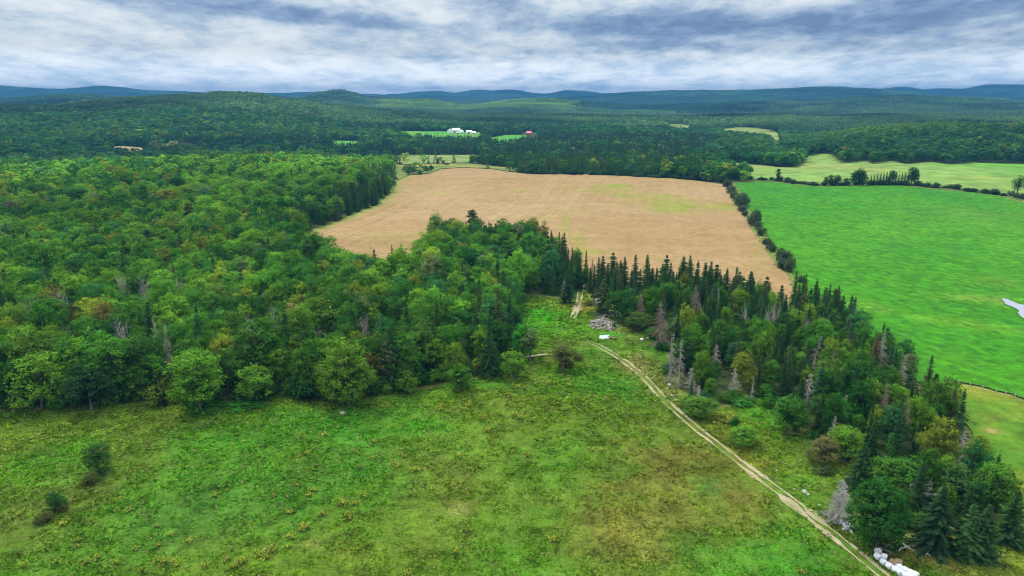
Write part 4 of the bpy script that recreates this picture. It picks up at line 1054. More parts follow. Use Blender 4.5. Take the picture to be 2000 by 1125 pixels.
def forest():
    x1, y1 = scatter(4.9, 100, 480); x2, y2 = scatter(6.6, 480, 1000); x3, y3 = scatter(7.4, 1000, 1950)
    x = np.concatenate([x1, x2, x3]); y = np.concatenate([y1, y2, y3])
    r = np.hypot(x, y); az = np.arctan2(x, y); px, py = project(x, y, ground(x, y))
    m = free(x, y) & ~hidden(x, y, 18)
    nearw = r < 480
    m &= ~(nearw & (px < 1100) & (line_dist(MEADOW[1:14], x, y) > 14) & (rng.random(len(x)) < 0.26))               # larger crowns, wider apart, in the meadow wood
    m &= ~inside(D_CLUMP, x, y) | (rng.random(len(x)) < 0.5)
    x, y, r, az, px, py = (q[m] for q in (x, y, r, az, px, py)); n = len(x); u = rng.random(n)
    n1 = fbm(x, y, 130, 3, 201)+0.0; n2 = fbm(x, y, 420, 3, 203)
    pc = np.where(r < 480, np.where(px < 1110, 0.10+np.clip((px-780)/300, 0, 1)*0.38+np.clip((r-330)/60, 0, 1)*np.clip((px-600)/150, 0, 1)*0.2, 0.46), 0.32+n2*1.4+n1*0.7)
    top = (r < 480) & (px > 1085) & (line_dist(TAN[18:26], x, y) < 30); pc = np.where(top, 0.85, pc)
    eB = (line_dist(TAN[1:6], x, y) < 26) & (r > 430) & (px < 900); pc = np.where(eB, 0.8, pc)
    mid = (r > 780) & (r < 1560) & (px > 930) & (px < 1400); pc = np.where(mid, np.where(r < 1150, 0.94+n1*0.15, 0.78+n1*0.5), pc)
    pc = np.where((r > 700) & (px >= 1380) & (px < 1570) & (r < 1300), 0.16, pc)
    pc = np.where((r > 800) & (px >= 1570) & (r < 1600), 0.07+n1*0.3, pc)
    pc = np.where((r > 480) & (r < 950) & (px < 760) & ~eB, 0.14+n1*0.6, pc)
    pc = np.where((r > 990) & (r < 1250) & (px > 660) & (px < 960), 0.8, pc)
    pc = np.where((r > 330) & (r < 470) & (px > 760) & (px < 1085) & (line_dist(np.vstack([D_CLUMP, D_CLUMP[:1]]), x, y) < 30), 0.18, pc)
    isc = u < np.clip(pc, 0.03, 0.95)
    hb = rng.normal(1, 0.15, n); near_c = (r < 480) & (px > 1110)
    hb = np.where(near_c, np.clip(1+(hb-1)*1.7, 0.55, 1.3), hb); size = np.where(near_c, np.where(r < 190, 0.68, 0.72), np.where(px < 1110, 1.06, 0.95)); size = np.where((r >= 480), 0.98, size)
    front = line_dist(MEADOW[1:14], x, y) < 9; size = np.where(front & (r < 300), size*0.9, size)
    h = 15*size*np.clip(hb, 0.6, 1.4)
    vb = rng.choice(7, n, p=[.2, .19, .16, .16, .1, .15, .04]); vc = rng.choice(7, n, p=[.26, .19, .19, .12, .03, .03, .18])
    wb = np.clip(rng.normal(1, 0.12, n), 0.7, 1.35)*np.where(px < 1110, np.where(r < 480, 0.84, 0.98), np.where(r < 480, 0.78, 0.98))
    kb = rng.choice(len(BN), n, p=W_BROAD); kc = rng.choice(len(CN), n, p=W_CON)
    sunny = (r > 480) & (r < 900) & (px > 350) & (px < 790) & ~isc
    kb = np.where(sunny & (rng.random(n) < 0.5), 1, kb)  # sunlight on the wooded dome painted in by picking bright green tints
    kb = np.where((r > 700) & (px > 900) & (rng.random(n) < 0.5), np.where(rng.random(n) < 0.5, 3, 5), kb)
    kb = np.where((r > 1000) & (rng.random(n) < 0.45), rng.choice([0, 3, 5], n), kb)
    tb = BV[kb]*(1+0.05*rng.normal(size=(n, 3))+0.08*rng.normal(size=(n, 1)))*(1+0.5*fbm(x, y, 60, 3, 211))[:, None]; tcn = CV[kc]*(1+0.05*rng.normal(size=(n, 3))+0.08*rng.normal(size=(n, 1)))
    tint = np.clip(np.where(isc[:, None], tcn, tb*np.array([1.38, 1.28, 1.12])), 0.004, 0.6)
    k = np.clip((r-520)/500, 0, 1)[:, None]; far = np.clip((r-950-60*fbm(x, y, 200, 2, 7))/120, 0, 1)[:, None]; tint = tint*(1+0.45*k*(1-far)*(px < 900)[:, None])*(1-far*np.array([0.12, 0.12, -0.35]))  # trees past the dome tinted duller and bluer, haze put into leaf colour
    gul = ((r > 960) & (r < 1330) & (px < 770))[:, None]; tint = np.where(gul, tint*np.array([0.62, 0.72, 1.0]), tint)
    for bx, by, rx, ry, cc, w in [(1150, 279, 45, 40, (0.15, 0.24, 0.11), 0.8), (1040, 283, 60, 40, (0.11, 0.19, 0.06), 0.6), (1720, 262, 160, 120, (0.13, 0.24, 0.035), 0.7), (1860, 255, 160, 140, (0.13, 0.23, 0.03), 0.7), (1490, 272, 70, 60, (0.12, 0.23, 0.035), 0.7),
                                  (1400, 290, 60, 60, (0.10, 0.2, 0.05), 0.6), (550, 320, 110, 80, (0.12, 0.24, 0.025), 0.7), (690, 330, 60, 60, (0.11, 0.235, 0.02), 0.8), (340, 297, 25, 20, (0.32, 0.36, 0.16), 0.9), (200, 330, 120, 60, (0.10, 0.2, 0.05), 0.5)]:
        wk = (blob(x, y, bx, by, rx, ry)*w*~isc)[:, None]; tint = tint*(1-wk)+np.array(cc)*wk*rng.uniform(0.8, 1.2, (n, 1))
    inview = (px > -60) & (px < 2060) & (py < 1180)
    one = np.zeros(n, bool)
    for c in (isc, ~isc):
        q = np.nonzero(c & inview & (r < 520))[0]; q = q[np.argsort(r[q]-np.where(px[q] > 1110, 0, 12))][:150 if c is isc else 205]; one[q] = True
    # rows for the labels
    wood = np.where(px < 1110, 0, 1)
    dm = np.where(wood == 0, line_dist(MEADOW[0:20], x, y), line_dist(MEADOW[24:52], x, y)); row = (dm//9).astype(int)
    cen = P(1080, 600); away = np.hypot(x-cen[0], y-cen[1])
    for w in (0, 1):
        for c in (True, False):
            for k in range(0, 60):
                q = np.nonzero(one & (wood == w) & (isc == c) & (row == k))[0]
                for t, i in enumerate(q[np.argsort(away[q])]):
                    wn = 'meadow wood' if w == 0 else 'track wood'; rn = 'front row' if k == 0 else f'{nth(k+1)} row'
                    tall = 'tall ' if h[i] > 16.5 else ('small ' if h[i] < 10 else '')
                    if c:
                        v = vc[i]; lb = f"{tall}{CN[kc[i]]} {CON_WORD[v]} conifer, {nth(t+1)} from the clearing in the {wn}'s {rn}"
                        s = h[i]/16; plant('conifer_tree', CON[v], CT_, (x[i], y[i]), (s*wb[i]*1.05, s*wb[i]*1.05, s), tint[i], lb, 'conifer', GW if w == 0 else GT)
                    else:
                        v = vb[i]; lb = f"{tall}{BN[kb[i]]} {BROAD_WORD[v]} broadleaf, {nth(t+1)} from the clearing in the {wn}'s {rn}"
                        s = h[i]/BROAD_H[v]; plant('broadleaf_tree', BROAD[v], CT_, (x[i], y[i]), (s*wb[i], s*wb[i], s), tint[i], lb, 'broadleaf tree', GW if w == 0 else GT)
    rest = ~one
    print('FOREST', n, 'single', one.sum(), 'conifers', isc.sum(), 'max r single', r[one & ~isc].max(), r[one & isc].max())
    return x, y, r, h, isc, vb, vc, wb, tint, rest


def instancer(name, pts, idx, rotz, scl, tint, sources, label, cat='forest'):
    """one object of scattered copies, for what nobody could count"""
    col = bpy.data.collections.new(name + '_kinds')
    for k, me in enumerate(sources): col.objects.link(bpy.data.objects.new('%s_kind_%02d' % (name, k), me))
    n = len(pts); rot = np.zeros((n, 3)); rot[:, 2] = rotz; sc3 = np.asarray(scl); sc3 = np.repeat(sc3[:, None], 3, 1) if sc3.ndim == 1 else sc3
    me = bpy.data.meshes.new(name); me.vertices.add(n); me.vertices.foreach_set('co', np.asarray(pts, np.float32).ravel())
    for an, typ, val, f in (('idx', 'INT', np.asarray(idx, np.int32), 'value'), ('rotv', 'FLOAT_VECTOR', rot.astype(np.float32), 'vector'),
                            ('sclv', 'FLOAT_VECTOR', sc3.astype(np.float32), 'vector'), ('tint', 'FLOAT_COLOR', rgba(tint), 'color')):
        at = me.attributes.new(an, typ, 'POINT'); at.data.foreach_set(f, val.ravel())
    me.materials.append(M_FOL)
    o = obj(name, me, None, label, cat, None, 'stuff')
    ng = bpy.data.node_groups.new(name, 'GeometryNodeTree')
    ng.interface.new_socket('Geometry', in_out='INPUT', socket_type='NodeSocketGeometry'); ng.interface.new_socket('Geometry', in_out='OUTPUT', socket_type='NodeSocketGeometry')
    N, L = ng.nodes, ng.links; gi = N.new('NodeGroupInput'); go = N.new('NodeGroupOutput')
    ci = N.new('GeometryNodeCollectionInfo'); ci.inputs['Collection'].default_value = col; ci.inputs['Separate Children'].default_value = True; ci.inputs['Reset Children'].default_value = True
    ip = N.new('GeometryNodeInstanceOnPoints'); ip.inputs['Pick Instance'].default_value = True
    L.new(gi.outputs[0], ip.inputs['Points']); L.new(ci.outputs[0], ip.inputs['Instance'])
    for an, typ, sock in (('idx', 'INT', 'Instance Index'), ('rotv', 'FLOAT_VECTOR', 'Rotation'), ('sclv', 'FLOAT_VECTOR', 'Scale')):
        na = N.new('GeometryNodeInputNamedAttribute'); na.data_type = typ; na.inputs['Name'].default_value = an
        L.new([s for s in na.outputs if s.enabled][0], ip.inputs[sock])
    L.new(ip.outputs[0], go.inputs[0])
    md = o.modifiers.new('scatter', 'NODES'); md.node_group = ng
    return o


def whole(parts):
    """crown and trunk as one mesh, for the stuff only"""
    V = []; F = []; N = []; C = []; mi = []; n = 0
    for k, me in enumerate(parts):
        co = np.zeros(len(me.vertices)*3, np.float32); me.vertices.foreach_get('co', co); f = np.zeros(len(me.loops), np.int32); me.loops.foreach_get('vertex_index', f)
        V.append(co.reshape(-1, 3)); F.append(f.reshape(-1, 4)+n); n += len(me.vertices)
        nm = np.zeros(len(me.loops)*3, np.float32); me.corner_normals.foreach_get('vector', nm); vn = np.zeros((len(me.vertices), 3), np.float32); vn[f] = nm.reshape(-1, 3); N.append(vn)
        if 'vcol' in me.attributes:
            c = np.zeros(len(me.vertices)*4, np.float32); me.attributes['vcol'].data.foreach_get('color', c); C.append(c.reshape(-1, 4)[:, :3])
        else: C.append(np.ones((len(me.vertices), 3)))
        mi.append(np.full(len(me.polygons), k))
    return mesh_np('tree', np.concatenate(V), np.concatenate(F), [M_FOL, M_BARK], True, {'vcol': ('FLOAT_COLOR', rgba(np.concatenate(C)))}, np.concatenate(mi), np.concatenate(N))


x, y, r, h, isc, vb, vc, wb, tint, rest = forest()
FARB = [far_broad(500+k).mesh('tree', M_FOL) for k in range(6)]; FARC = [far_con(520+k).mesh('tree', M_FOL) for k in range(5)]
for nm, sel, src, far, hh, var, lb in (('broadleaf_woodland', ~isc, BROAD, FARB, BROAD_H, vb, 'deep green broadleaf forest filling the land behind the nearer trees and fields'),
                                       ('conifer_woodland', isc, CON, FARC, CON_H, vc, 'dark conifers mixed through the forest behind the nearer trees')):
    q = np.nonzero(sel & rest)[0]; ns = len(src); nf = len(far); nearq = r[q] < 640
    idx = np.where(nearq, var[q], ns+rng.integers(0, nf, len(q))); base = np.array([*hh, *([14 if nm[0] == 'b' else 16]*nf)], float)[idx]
    s = h[q]/base; sc3 = np.stack([s*wb[q]*np.where(nearq, 1, 1.08), s*wb[q]*np.where(nearq, 1, 1.08), s], 1)
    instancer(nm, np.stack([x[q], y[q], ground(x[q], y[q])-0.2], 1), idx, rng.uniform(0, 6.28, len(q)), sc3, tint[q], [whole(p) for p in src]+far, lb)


def far_forest():
    P1 = [patch(600+k, 28, 16, 34, c) for k, c in enumerate((0.1, 0.2, 0.35, 0.6, 0.9, 0.95))]
    P2 = [patch(620+k, 72, 81, 16, c) for k, c in enumerate((0.1, 0.2, 0.35, 0.6, 0.9, 0.95))]
    out = []
    for s, r0, r1, off in ((24.5, 1935, 3700, 0), (62, 3700, 11800, 6)):
        xs = np.arange(-r1*0.72, r1*0.72, s); ys = np.arange(r0*0.6, r1, s); X, Y = np.meshgrid(xs, ys); X[1::2] += s*0.5
        x = (X+rng.uniform(-0.25, 0.25, X.shape)*s).ravel(); y = (Y+rng.uniform(-0.25, 0.25, Y.shape)*s).ravel(); r = np.hypot(x, y)
        m = (r > r0) & (r < r1) & (np.abs(np.arctan2(x, y)) < 0.77); x, y = x[m], y[m]
        m = ~hidden(x, y, 24)
        for g in OPEN: m &= ~inside(g, x, y)
        x, y = x[m], y[m]; n = len(x)
        t = np.clip(fbm(x, y, 500, 4, 221)*1.5+0.42+fbm(x, y, 90, 2, 223)*0.4, 0, 0.999); k = np.clip((t*6).astype(int), 0, 5)
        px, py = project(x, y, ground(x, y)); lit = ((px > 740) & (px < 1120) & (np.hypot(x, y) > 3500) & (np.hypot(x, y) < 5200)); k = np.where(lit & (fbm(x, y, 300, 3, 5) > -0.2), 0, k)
        tn = np.where(lit[:, None], np.array([0.150, 0.250, 0.042]), np.array([0.085, 0.160, 0.048]))*(1+0.9*fbm(x, y, 350, 4, 225)+0.25*rng.normal(size=n)*0.5)[:, None]  # the sunlit slope is painted as a lighter, yellower canopy tint
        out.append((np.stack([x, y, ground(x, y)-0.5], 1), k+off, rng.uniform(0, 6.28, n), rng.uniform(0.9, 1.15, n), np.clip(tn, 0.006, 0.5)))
        print('PATCH', s, n)
    c = [np.concatenate(q) for q in zip(*out)]
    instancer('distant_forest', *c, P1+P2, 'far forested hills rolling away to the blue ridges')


far_forest()


# ------------------------------------------------------------------ track, fence, puddle
def mat_dirt():
    m, t, out = new_mat('dry_dirt')
    geo = t.n.new('ShaderNodeNewGeometry'); n = t.noise(geo.outputs['Position'], 0.8, 6, 0.7); n2 = t.noise(geo.outputs['Position'], 0.16, 3)
    c = t.mix(t.map(n2, 0.4, 0.65, 0, 1), t.ramp(n, [(0.3, (0.22, 0.17, 0.10)), (0.6, (0.36, 0.30, 0.205))]), (0.24, 0.21, 0.10, 1))
    b = t.new('ShaderNodeBsdfPrincipled', Roughness=0.95); t.l.new(c, b.inputs['Base Color'])
    bp = t.new('ShaderNodeBump', Strength=0.6, Distance=0.1); t.l.new(n, bp.inputs['Height']); t.l.new(bp.outputs[0], b.inputs['Normal'])
    t.l.new(b.outputs[0], out.inputs[0]); return m


def build_track():
    md = mat_dirt(); V = []; F = []; n = 0
    for line, wide in ((TRACK, 1), (SPUR, 1.1)):
        seg = np.hypot(*np.diff(line, axis=0).T); L = np.concatenate([[0], np.cumsum(seg)]); s = np.arange(0, L[-1], 0.4)
        c = np.stack([np.interp(s, L, line[:, 0]), np.interp(s, L, line[:, 1])], 1); d = unit(np.gradient(c, axis=0)); nr = np.stack([-d[:, 1], d[:, 0]], 1)
        bare = np.zeros(len(s))
        for q, k, rr in ((P(1556, 985), 1, 5.5), (P(1640, 1055), 0.25, 4), (P(1128, 605), 0.9, 6), (P(1480, 930), 0.3, 5)): bare += k*np.exp(-(np.hypot(*(c-q).T)/rr)**2)
        end = np.clip(np.minimum((L[-1]-s)/14, 1), 0, 1)
        for side in (-1, 1):
            off = side*0.95+0.16*fbm(s, s*0, 9, 2, 301+side)
            hw = (0.37+0.28*fbm(s, s*0+5*side, 5, 4, 305)+0.85*bare)*(0.35+0.65*end)*wide
            thin = np.clip(vnoise(s/6, s*0+side*3.3, 307)*2.6+0.85, 0.3, 1)*np.clip(1+0.5*vnoise(s/1.1, s*0+side, 309), 0.4, 1.3); hw = np.maximum(hw*thin, 0.06)
            for k in range(5):
                u = (k-2)/2.0; q = c+nr*(off+u*hw)[:, None]; q += rng.normal(size=q.shape)*0.05
                z = ground(q[:, 0], q[:, 1])+0.19-0.05*(1-u*u); V.append(np.column_stack([q, z]))
            m = len(s); i = np.arange(m-1)
            for k in range(4): F.append(np.stack([n+k*m+i, n+k*m+i+1, n+(k+1)*m+i+1, n+(k+1)*m+i], 1))
            n += 5*m
    me = mesh_np('dirt_track', np.concatenate(V), np.concatenate(F), [md], True)
    if me.polygons[0].normal.z < 0: me.flip_normals()
    obj('dirt_track', me, kind='structure')
    m, t, out = new_mat('shallow_water'); b = t.new('ShaderNodeBsdfPrincipled', Roughness=0.12); b.inputs['Base Color'].default_value = (0.24, 0.26, 0.31, 1)
    t.l.new(b.outputs[0], out.inputs[0])
    W = poly([(1957, 587), (1972, 588), (1988, 595), (2003, 597), (2040, 600), (2040, 640), (2003, 628), (1990, 618), (1979, 606), (1966, 594)])
    sheet('puddle_water', W, lambda x, y: np.ones((len(x), 3))*0.5, m, 0.66, 0.0005, 0.0015, None, 4.5)


def block(x0, x1, y0, y1, z0, z1):
    V = np.array([[x, y, z] for z in (z0, z1) for x, y in ((x0, y0), (x1, y0), (x1, y1), (x0, y1))], float)
    return V, np.array([[3, 2, 1, 0], [4, 5, 6, 7], [0, 1, 5, 4], [1, 2, 6, 5], [2, 3, 7, 6], [3, 0, 4, 7]])


def joined(bl):
    V = []; F = []; n = 0
    for v, f in bl: V.append(v); F.append(np.asarray(f)+n); n += len(v)
    return np.concatenate(V), np.concatenate(F)


def build_fence():
    wood = mat_bark('post_wood', (0.30, 0.27, 0.22), (0.50, 0.46, 0.38), 4)
    pts = [P(*q) for q in [(1848, 744), (1872, 750), (1894, 757), (1919, 763), (1945, 769), (1963, 773), (1982, 777), (2004, 783)]]
    o = np.array([*pts[0], 0]); e = link(bpy.data.objects.new('fence', None)); e.location = (o[0], o[1], float(ground(*pts[0])))
    tag(e, 'old post and wire fence between the vivid green field and the pasture', 'fence')
    z0 = float(ground(*pts[0])); tops = []
    for q in pts:
        z = float(ground(*q)); p = np.array([q[0]-o[0], q[1]-o[1], z-z0]); lean = rng.normal(size=2)*0.06
        V, F = tube_lines([(np.array([p+[0, 0, -0.4], p+[0, 0, 0], p+[lean[0], lean[1], 1.55], p+[lean[0], lean[1], 1.56]]), [0.11, 0.11, 0.10, 0.01])], 6)
        obj('post', mesh_np('post', V, F, [wood]), e); tops.append(p)
    wr = mat_plain('rusty_wire', (0.25, 0.22, 0.20))
    V, F = tube_lines([(np.array([p+[0, 0, hh] for p in tops]), np.full(len(tops), 0.015)) for hh in (0.7, 1.3)], 4)
    obj('wire', mesh_np('wire', V, F, [wr]), e)


build_track(); build_fence()


# ------------------------------------------------------------------ small things of the meadow
def rot_noise(V, amp, lam, s): return V*(1+amp*fbm(V[:, 0]+9*V[:, 2], V[:, 1]-7*V[:, 2], lam, 3, s))[:, None]


def bale_mesh(seed, rad=0.70, half=0.62):
    g = np.random.default_rng(seed)
    prof = [(0, -half), (rad*0.55, -half*1.01), (rad*0.86, -half*0.95), (rad*0.97, -half*0.80), (rad, -half*0.4), (rad*1.01, 0), (rad, half*0.4), (rad*0.97, half*0.80), (rad*0.86, half*0.95), (rad*0.55, half*1.01), (0.0, half)]
    k = 20; th = np.arange(k)*2*math.pi/k; V = []; F = []
    for r, xx in prof:
        rr = max(r, 0.01)*(1+0.02*np.cos(6*th+xx*8)+g.normal(size=k)*0.012); V.append(np.stack([np.full(k, xx)+g.normal(size=k)*0.012, np.cos(th)*rr, np.sin(th)*rr], 1))
    V = np.concatenate(V); m = len(prof); i = np.arange(m-1)[:, None]*k; j = np.arange(k)[None]; j2 = (j+1) % k
    F = np.stack([i+j, i+j2, i+k+j2, i+k+j], -1).reshape(-1, 4)
    V[:, 2] = np.maximum(V[:, 2], -rad*0.93); V[:, 2] += rad*0.93
    return V, F[:, ::-1]


def build_bales():
    white = mat_plain('white_bale_wrap', (0.72, 0.73, 0.76), 0.4, 0.16, 2.2, 0.5); hay = mat_plain('weathered_hay', (0.30, 0.20, 0.12), 0.95, 0.3, 6)
    grey = mat_plain('dirty_wrap', (0.42, 0.38, 0.40), 0.6, 0.2, 5)
    ms = [mesh_np('wrap', *bale_mesh(700+k), [white], True) for k in range(4)]; hm = [mesh_np('hay_bale', *bale_mesh(710+k, 0.66, 0.6), [hay], True) for k in range(2)]
    cx = [(1714.8, 1076), (1714.5, 1087), (1726.8, 1087), (1725.6, 1097.5), (1736.4, 1105), (1747.6, 1111.2), (1755.2, 1107.5), (1758, 1117.8), (1767.4, 1113.6), (1777.4, 1118), (1768.4, 1123), (1779, 1127), (1787.8, 1122.5)]
    where = ['at the top end of the row', 'below the top one, on the track side', 'below the top one, on the wood side', 'under the first pair', 'with its wrap torn open, beside the brown bales', 'on the track side under the torn one',
             'below the second brown bale', 'squeezed on the track side mid row', 'with a grey hole in its wrap', 'just past the holed one', 'under the holed one', 'cut by the picture edge, beside the end one', 'at the lower end of the row by the grass']
    ax = unit(np.append(P(1790, 1125)-P(1715, 1076), 0)); base = math.atan2(ax[1], ax[0])
    for i, (c, wd) in enumerate(zip(cx, where)):
        q = P(*c, 0.65); s = rng.uniform(0.78, 0.86)
        e = link(bpy.data.objects.new('wrapped_bale', None)); e.location = (*q, float(ground(*q))+0.12); e.rotation_euler = (0, 0, base+rng.normal()*0.35+(1.4 if i in (0, 6) else 0)); e.scale = (s,)*3
        tag(e, f'white plastic-wrapped round bale {wd}', 'bale', 'white wrapped bales by the track')
        obj('wrap', ms[i % 4], e)
        if i in (4, 8):
            V, F = bale_mesh(720+i, 0.34, 0.1); V = V*np.array([0.5, 1, 1]); V[:, 2] -= 0.3
            obj('torn_patch', mesh_np('torn_patch', V, F, [grey if i == 8 else hay], True), e, loc=(0.0, 0.52 if i == 8 else 0.5, 0.95), rot=(0.7, 0.0, 1.57))
    for i, (c, lb) in enumerate([((1744.4, 1100.6), 'brown unwrapped round bale nearest the torn white one'), ((1754.2, 1099.6), 'brown unwrapped round bale on the grass side of the other brown one')]):
        q = P(*c, 0.6); obj('hay_bale', hm[i], None, lb, 'bale', 'brown bales by the track', None, (*q, float(ground(*q))+0.1), (0, 0, base+0.5*i))


def rock(seed, w, d, h, mat):
    g = np.random.default_rng(seed); n = 12; m = 7; V = []
    for i in range(m):
        f = math.pi*i/(m-1)
        for j in range(n):
            a = 2*math.pi*j/n; V.append([math.sin(f)*math.cos(a), math.sin(f)*math.sin(a), math.cos(f)])
    V = np.array(V); pl = unit(g.normal(size=(9, 3)))
    for p in pl: 
        c = V@p; k = 0.62; V = V-np.maximum(c-k, 0)[:, None]*p*0.85
    V = V*np.array([w/2, d/2, h*0.62]); V[:, 2] += h*0.38
    i = np.arange(m-1)[:, None]*n; j = np.arange(n)[None]; j2 = (j+1) % n
    return mesh_np('boulder', V, np.stack([i+j, i+n+j, i+n+j2, i+j2], -1).reshape(-1, 4), [mat])


def build_rocks():
    gr = mat_plain('grey_rock', (0.27, 0.27, 0.28), 0.85, 0.3, 1.5); pale = mat_plain('pale_rock', (0.37, 0.355, 0.32), 0.85, 0.2, 2)
    spots = [(1642, 1023, 2.3, 1.2, gr, 'grey boulder at the foot of the bare grey spruce'), (1656, 1034, 2.6, 1.5, gr, 'largest grey boulder, below the bare grey spruce'),
             (1662, 1041, 1.4, 0.7, pale, 'pale flat rock against the largest grey boulder'), (1648, 1037, 0.9, 0.5, pale, 'small pale rock by the largest grey boulder'), (1395, 827, 0.9, 0.6, pale, 'white rock beside the yellow flowering patch'),
             (1571, 962, 1.5, 0.6, pale, 'flat pale stone beside the track below the yellow patch'), (1578, 968, 1.0, 0.5, pale, 'smaller flat stone next to the flat pale one'), (1551, 958, 0.7, 0.4, pale, 'tiny pale stone above the bare track patch'),
             (1434, 867, 0.9, 0.4, gr, 'low grey stone below the round bright bush-like tree'), (1517, 920, 0.8, 0.4, pale, 'pale stone near the lower yellow patch'), (1563, 900, 0.8, 0.4, gr, 'grey stone in grass above the lower yellow patch'),
             (1600, 988, 0.7, 0.35, pale, 'pale pebble-sized rock near the spruce and track'), (1307, 754, 1.6, 0.8, pale, 'pale rock among the stones at the wood edge'), (1312, 775, 1.5, 0.8, pale, 'pale rock lower among the stones at the wood edge'),
             (1303, 762, 1.0, 0.6, gr, 'grey rock among the stones at the wood edge'), (1318, 782, 1.1, 0.5, gr, 'grey rock lowest among the stones at the wood edge'), (1298, 748, 0.9, 0.5, pale, 'white rock uppermost among the stones at the wood edge'),
             (669, 808, 2.2, 0.6, pale, 'half-buried pale rock before the huge round tree'), (518, 1077, 1.0, 0.7, pale, 'white rock among yellow weeds in the lower meadow'), (405, 829, 0.8, 0.4, pale, 'small white stone in the upper meadow'),
             (1209, 652, 1.2, 0.6, pale, 'pale stone in the dry patch of the clearing'), (1246, 690, 0.9, 0.4, gr, 'grey stone of the rubbly patch by the track, upper'), (1252, 700, 1.1, 0.5, pale, 'pale stone of the rubbly patch by the track'),
             (1258, 716, 0.9, 0.4, gr, 'grey stone of the rubbly patch by the track, lower')]
    for i, (px, py, w, h, m, lb) in enumerate(spots):
        q = P(px, py); obj('boulder', rock(740+i, w, w*rng.uniform(0.65, 0.95), h, m), None, lb, 'rock', 'rocks of the meadow and track side', None, (*q, float(ground(*q))+0.05), (0, 0, rng.uniform(0, 6)))


def stick(g, L, r, wob=0.06, sides=6):
    p = bent((-L/2, 0, 0), (L/2, 0, 0), 5, L*wob*0.5, g); p = np.vstack([p[:1]+[[-0.01, 0, 0]], p, p[-1:]+[[0.01, 0, 0]]])
    return tube_lines([(p, np.array([0.01, r, r*0.97, r*0.9, r*0.85, r*0.8, 0.01]))], sides)


def whole_wood(parts, mat):
    b = []
    for me in parts:
        co = np.zeros(len(me.vertices)*3, np.float32); me.vertices.foreach_get('co', co); f = np.zeros(len(me.loops), np.int32); me.loops.foreach_get('vertex_index', f); b.append((co.reshape(-1, 3), f.reshape(-1, 4)))
    return mesh_np('branch', *joined(b), [mat])


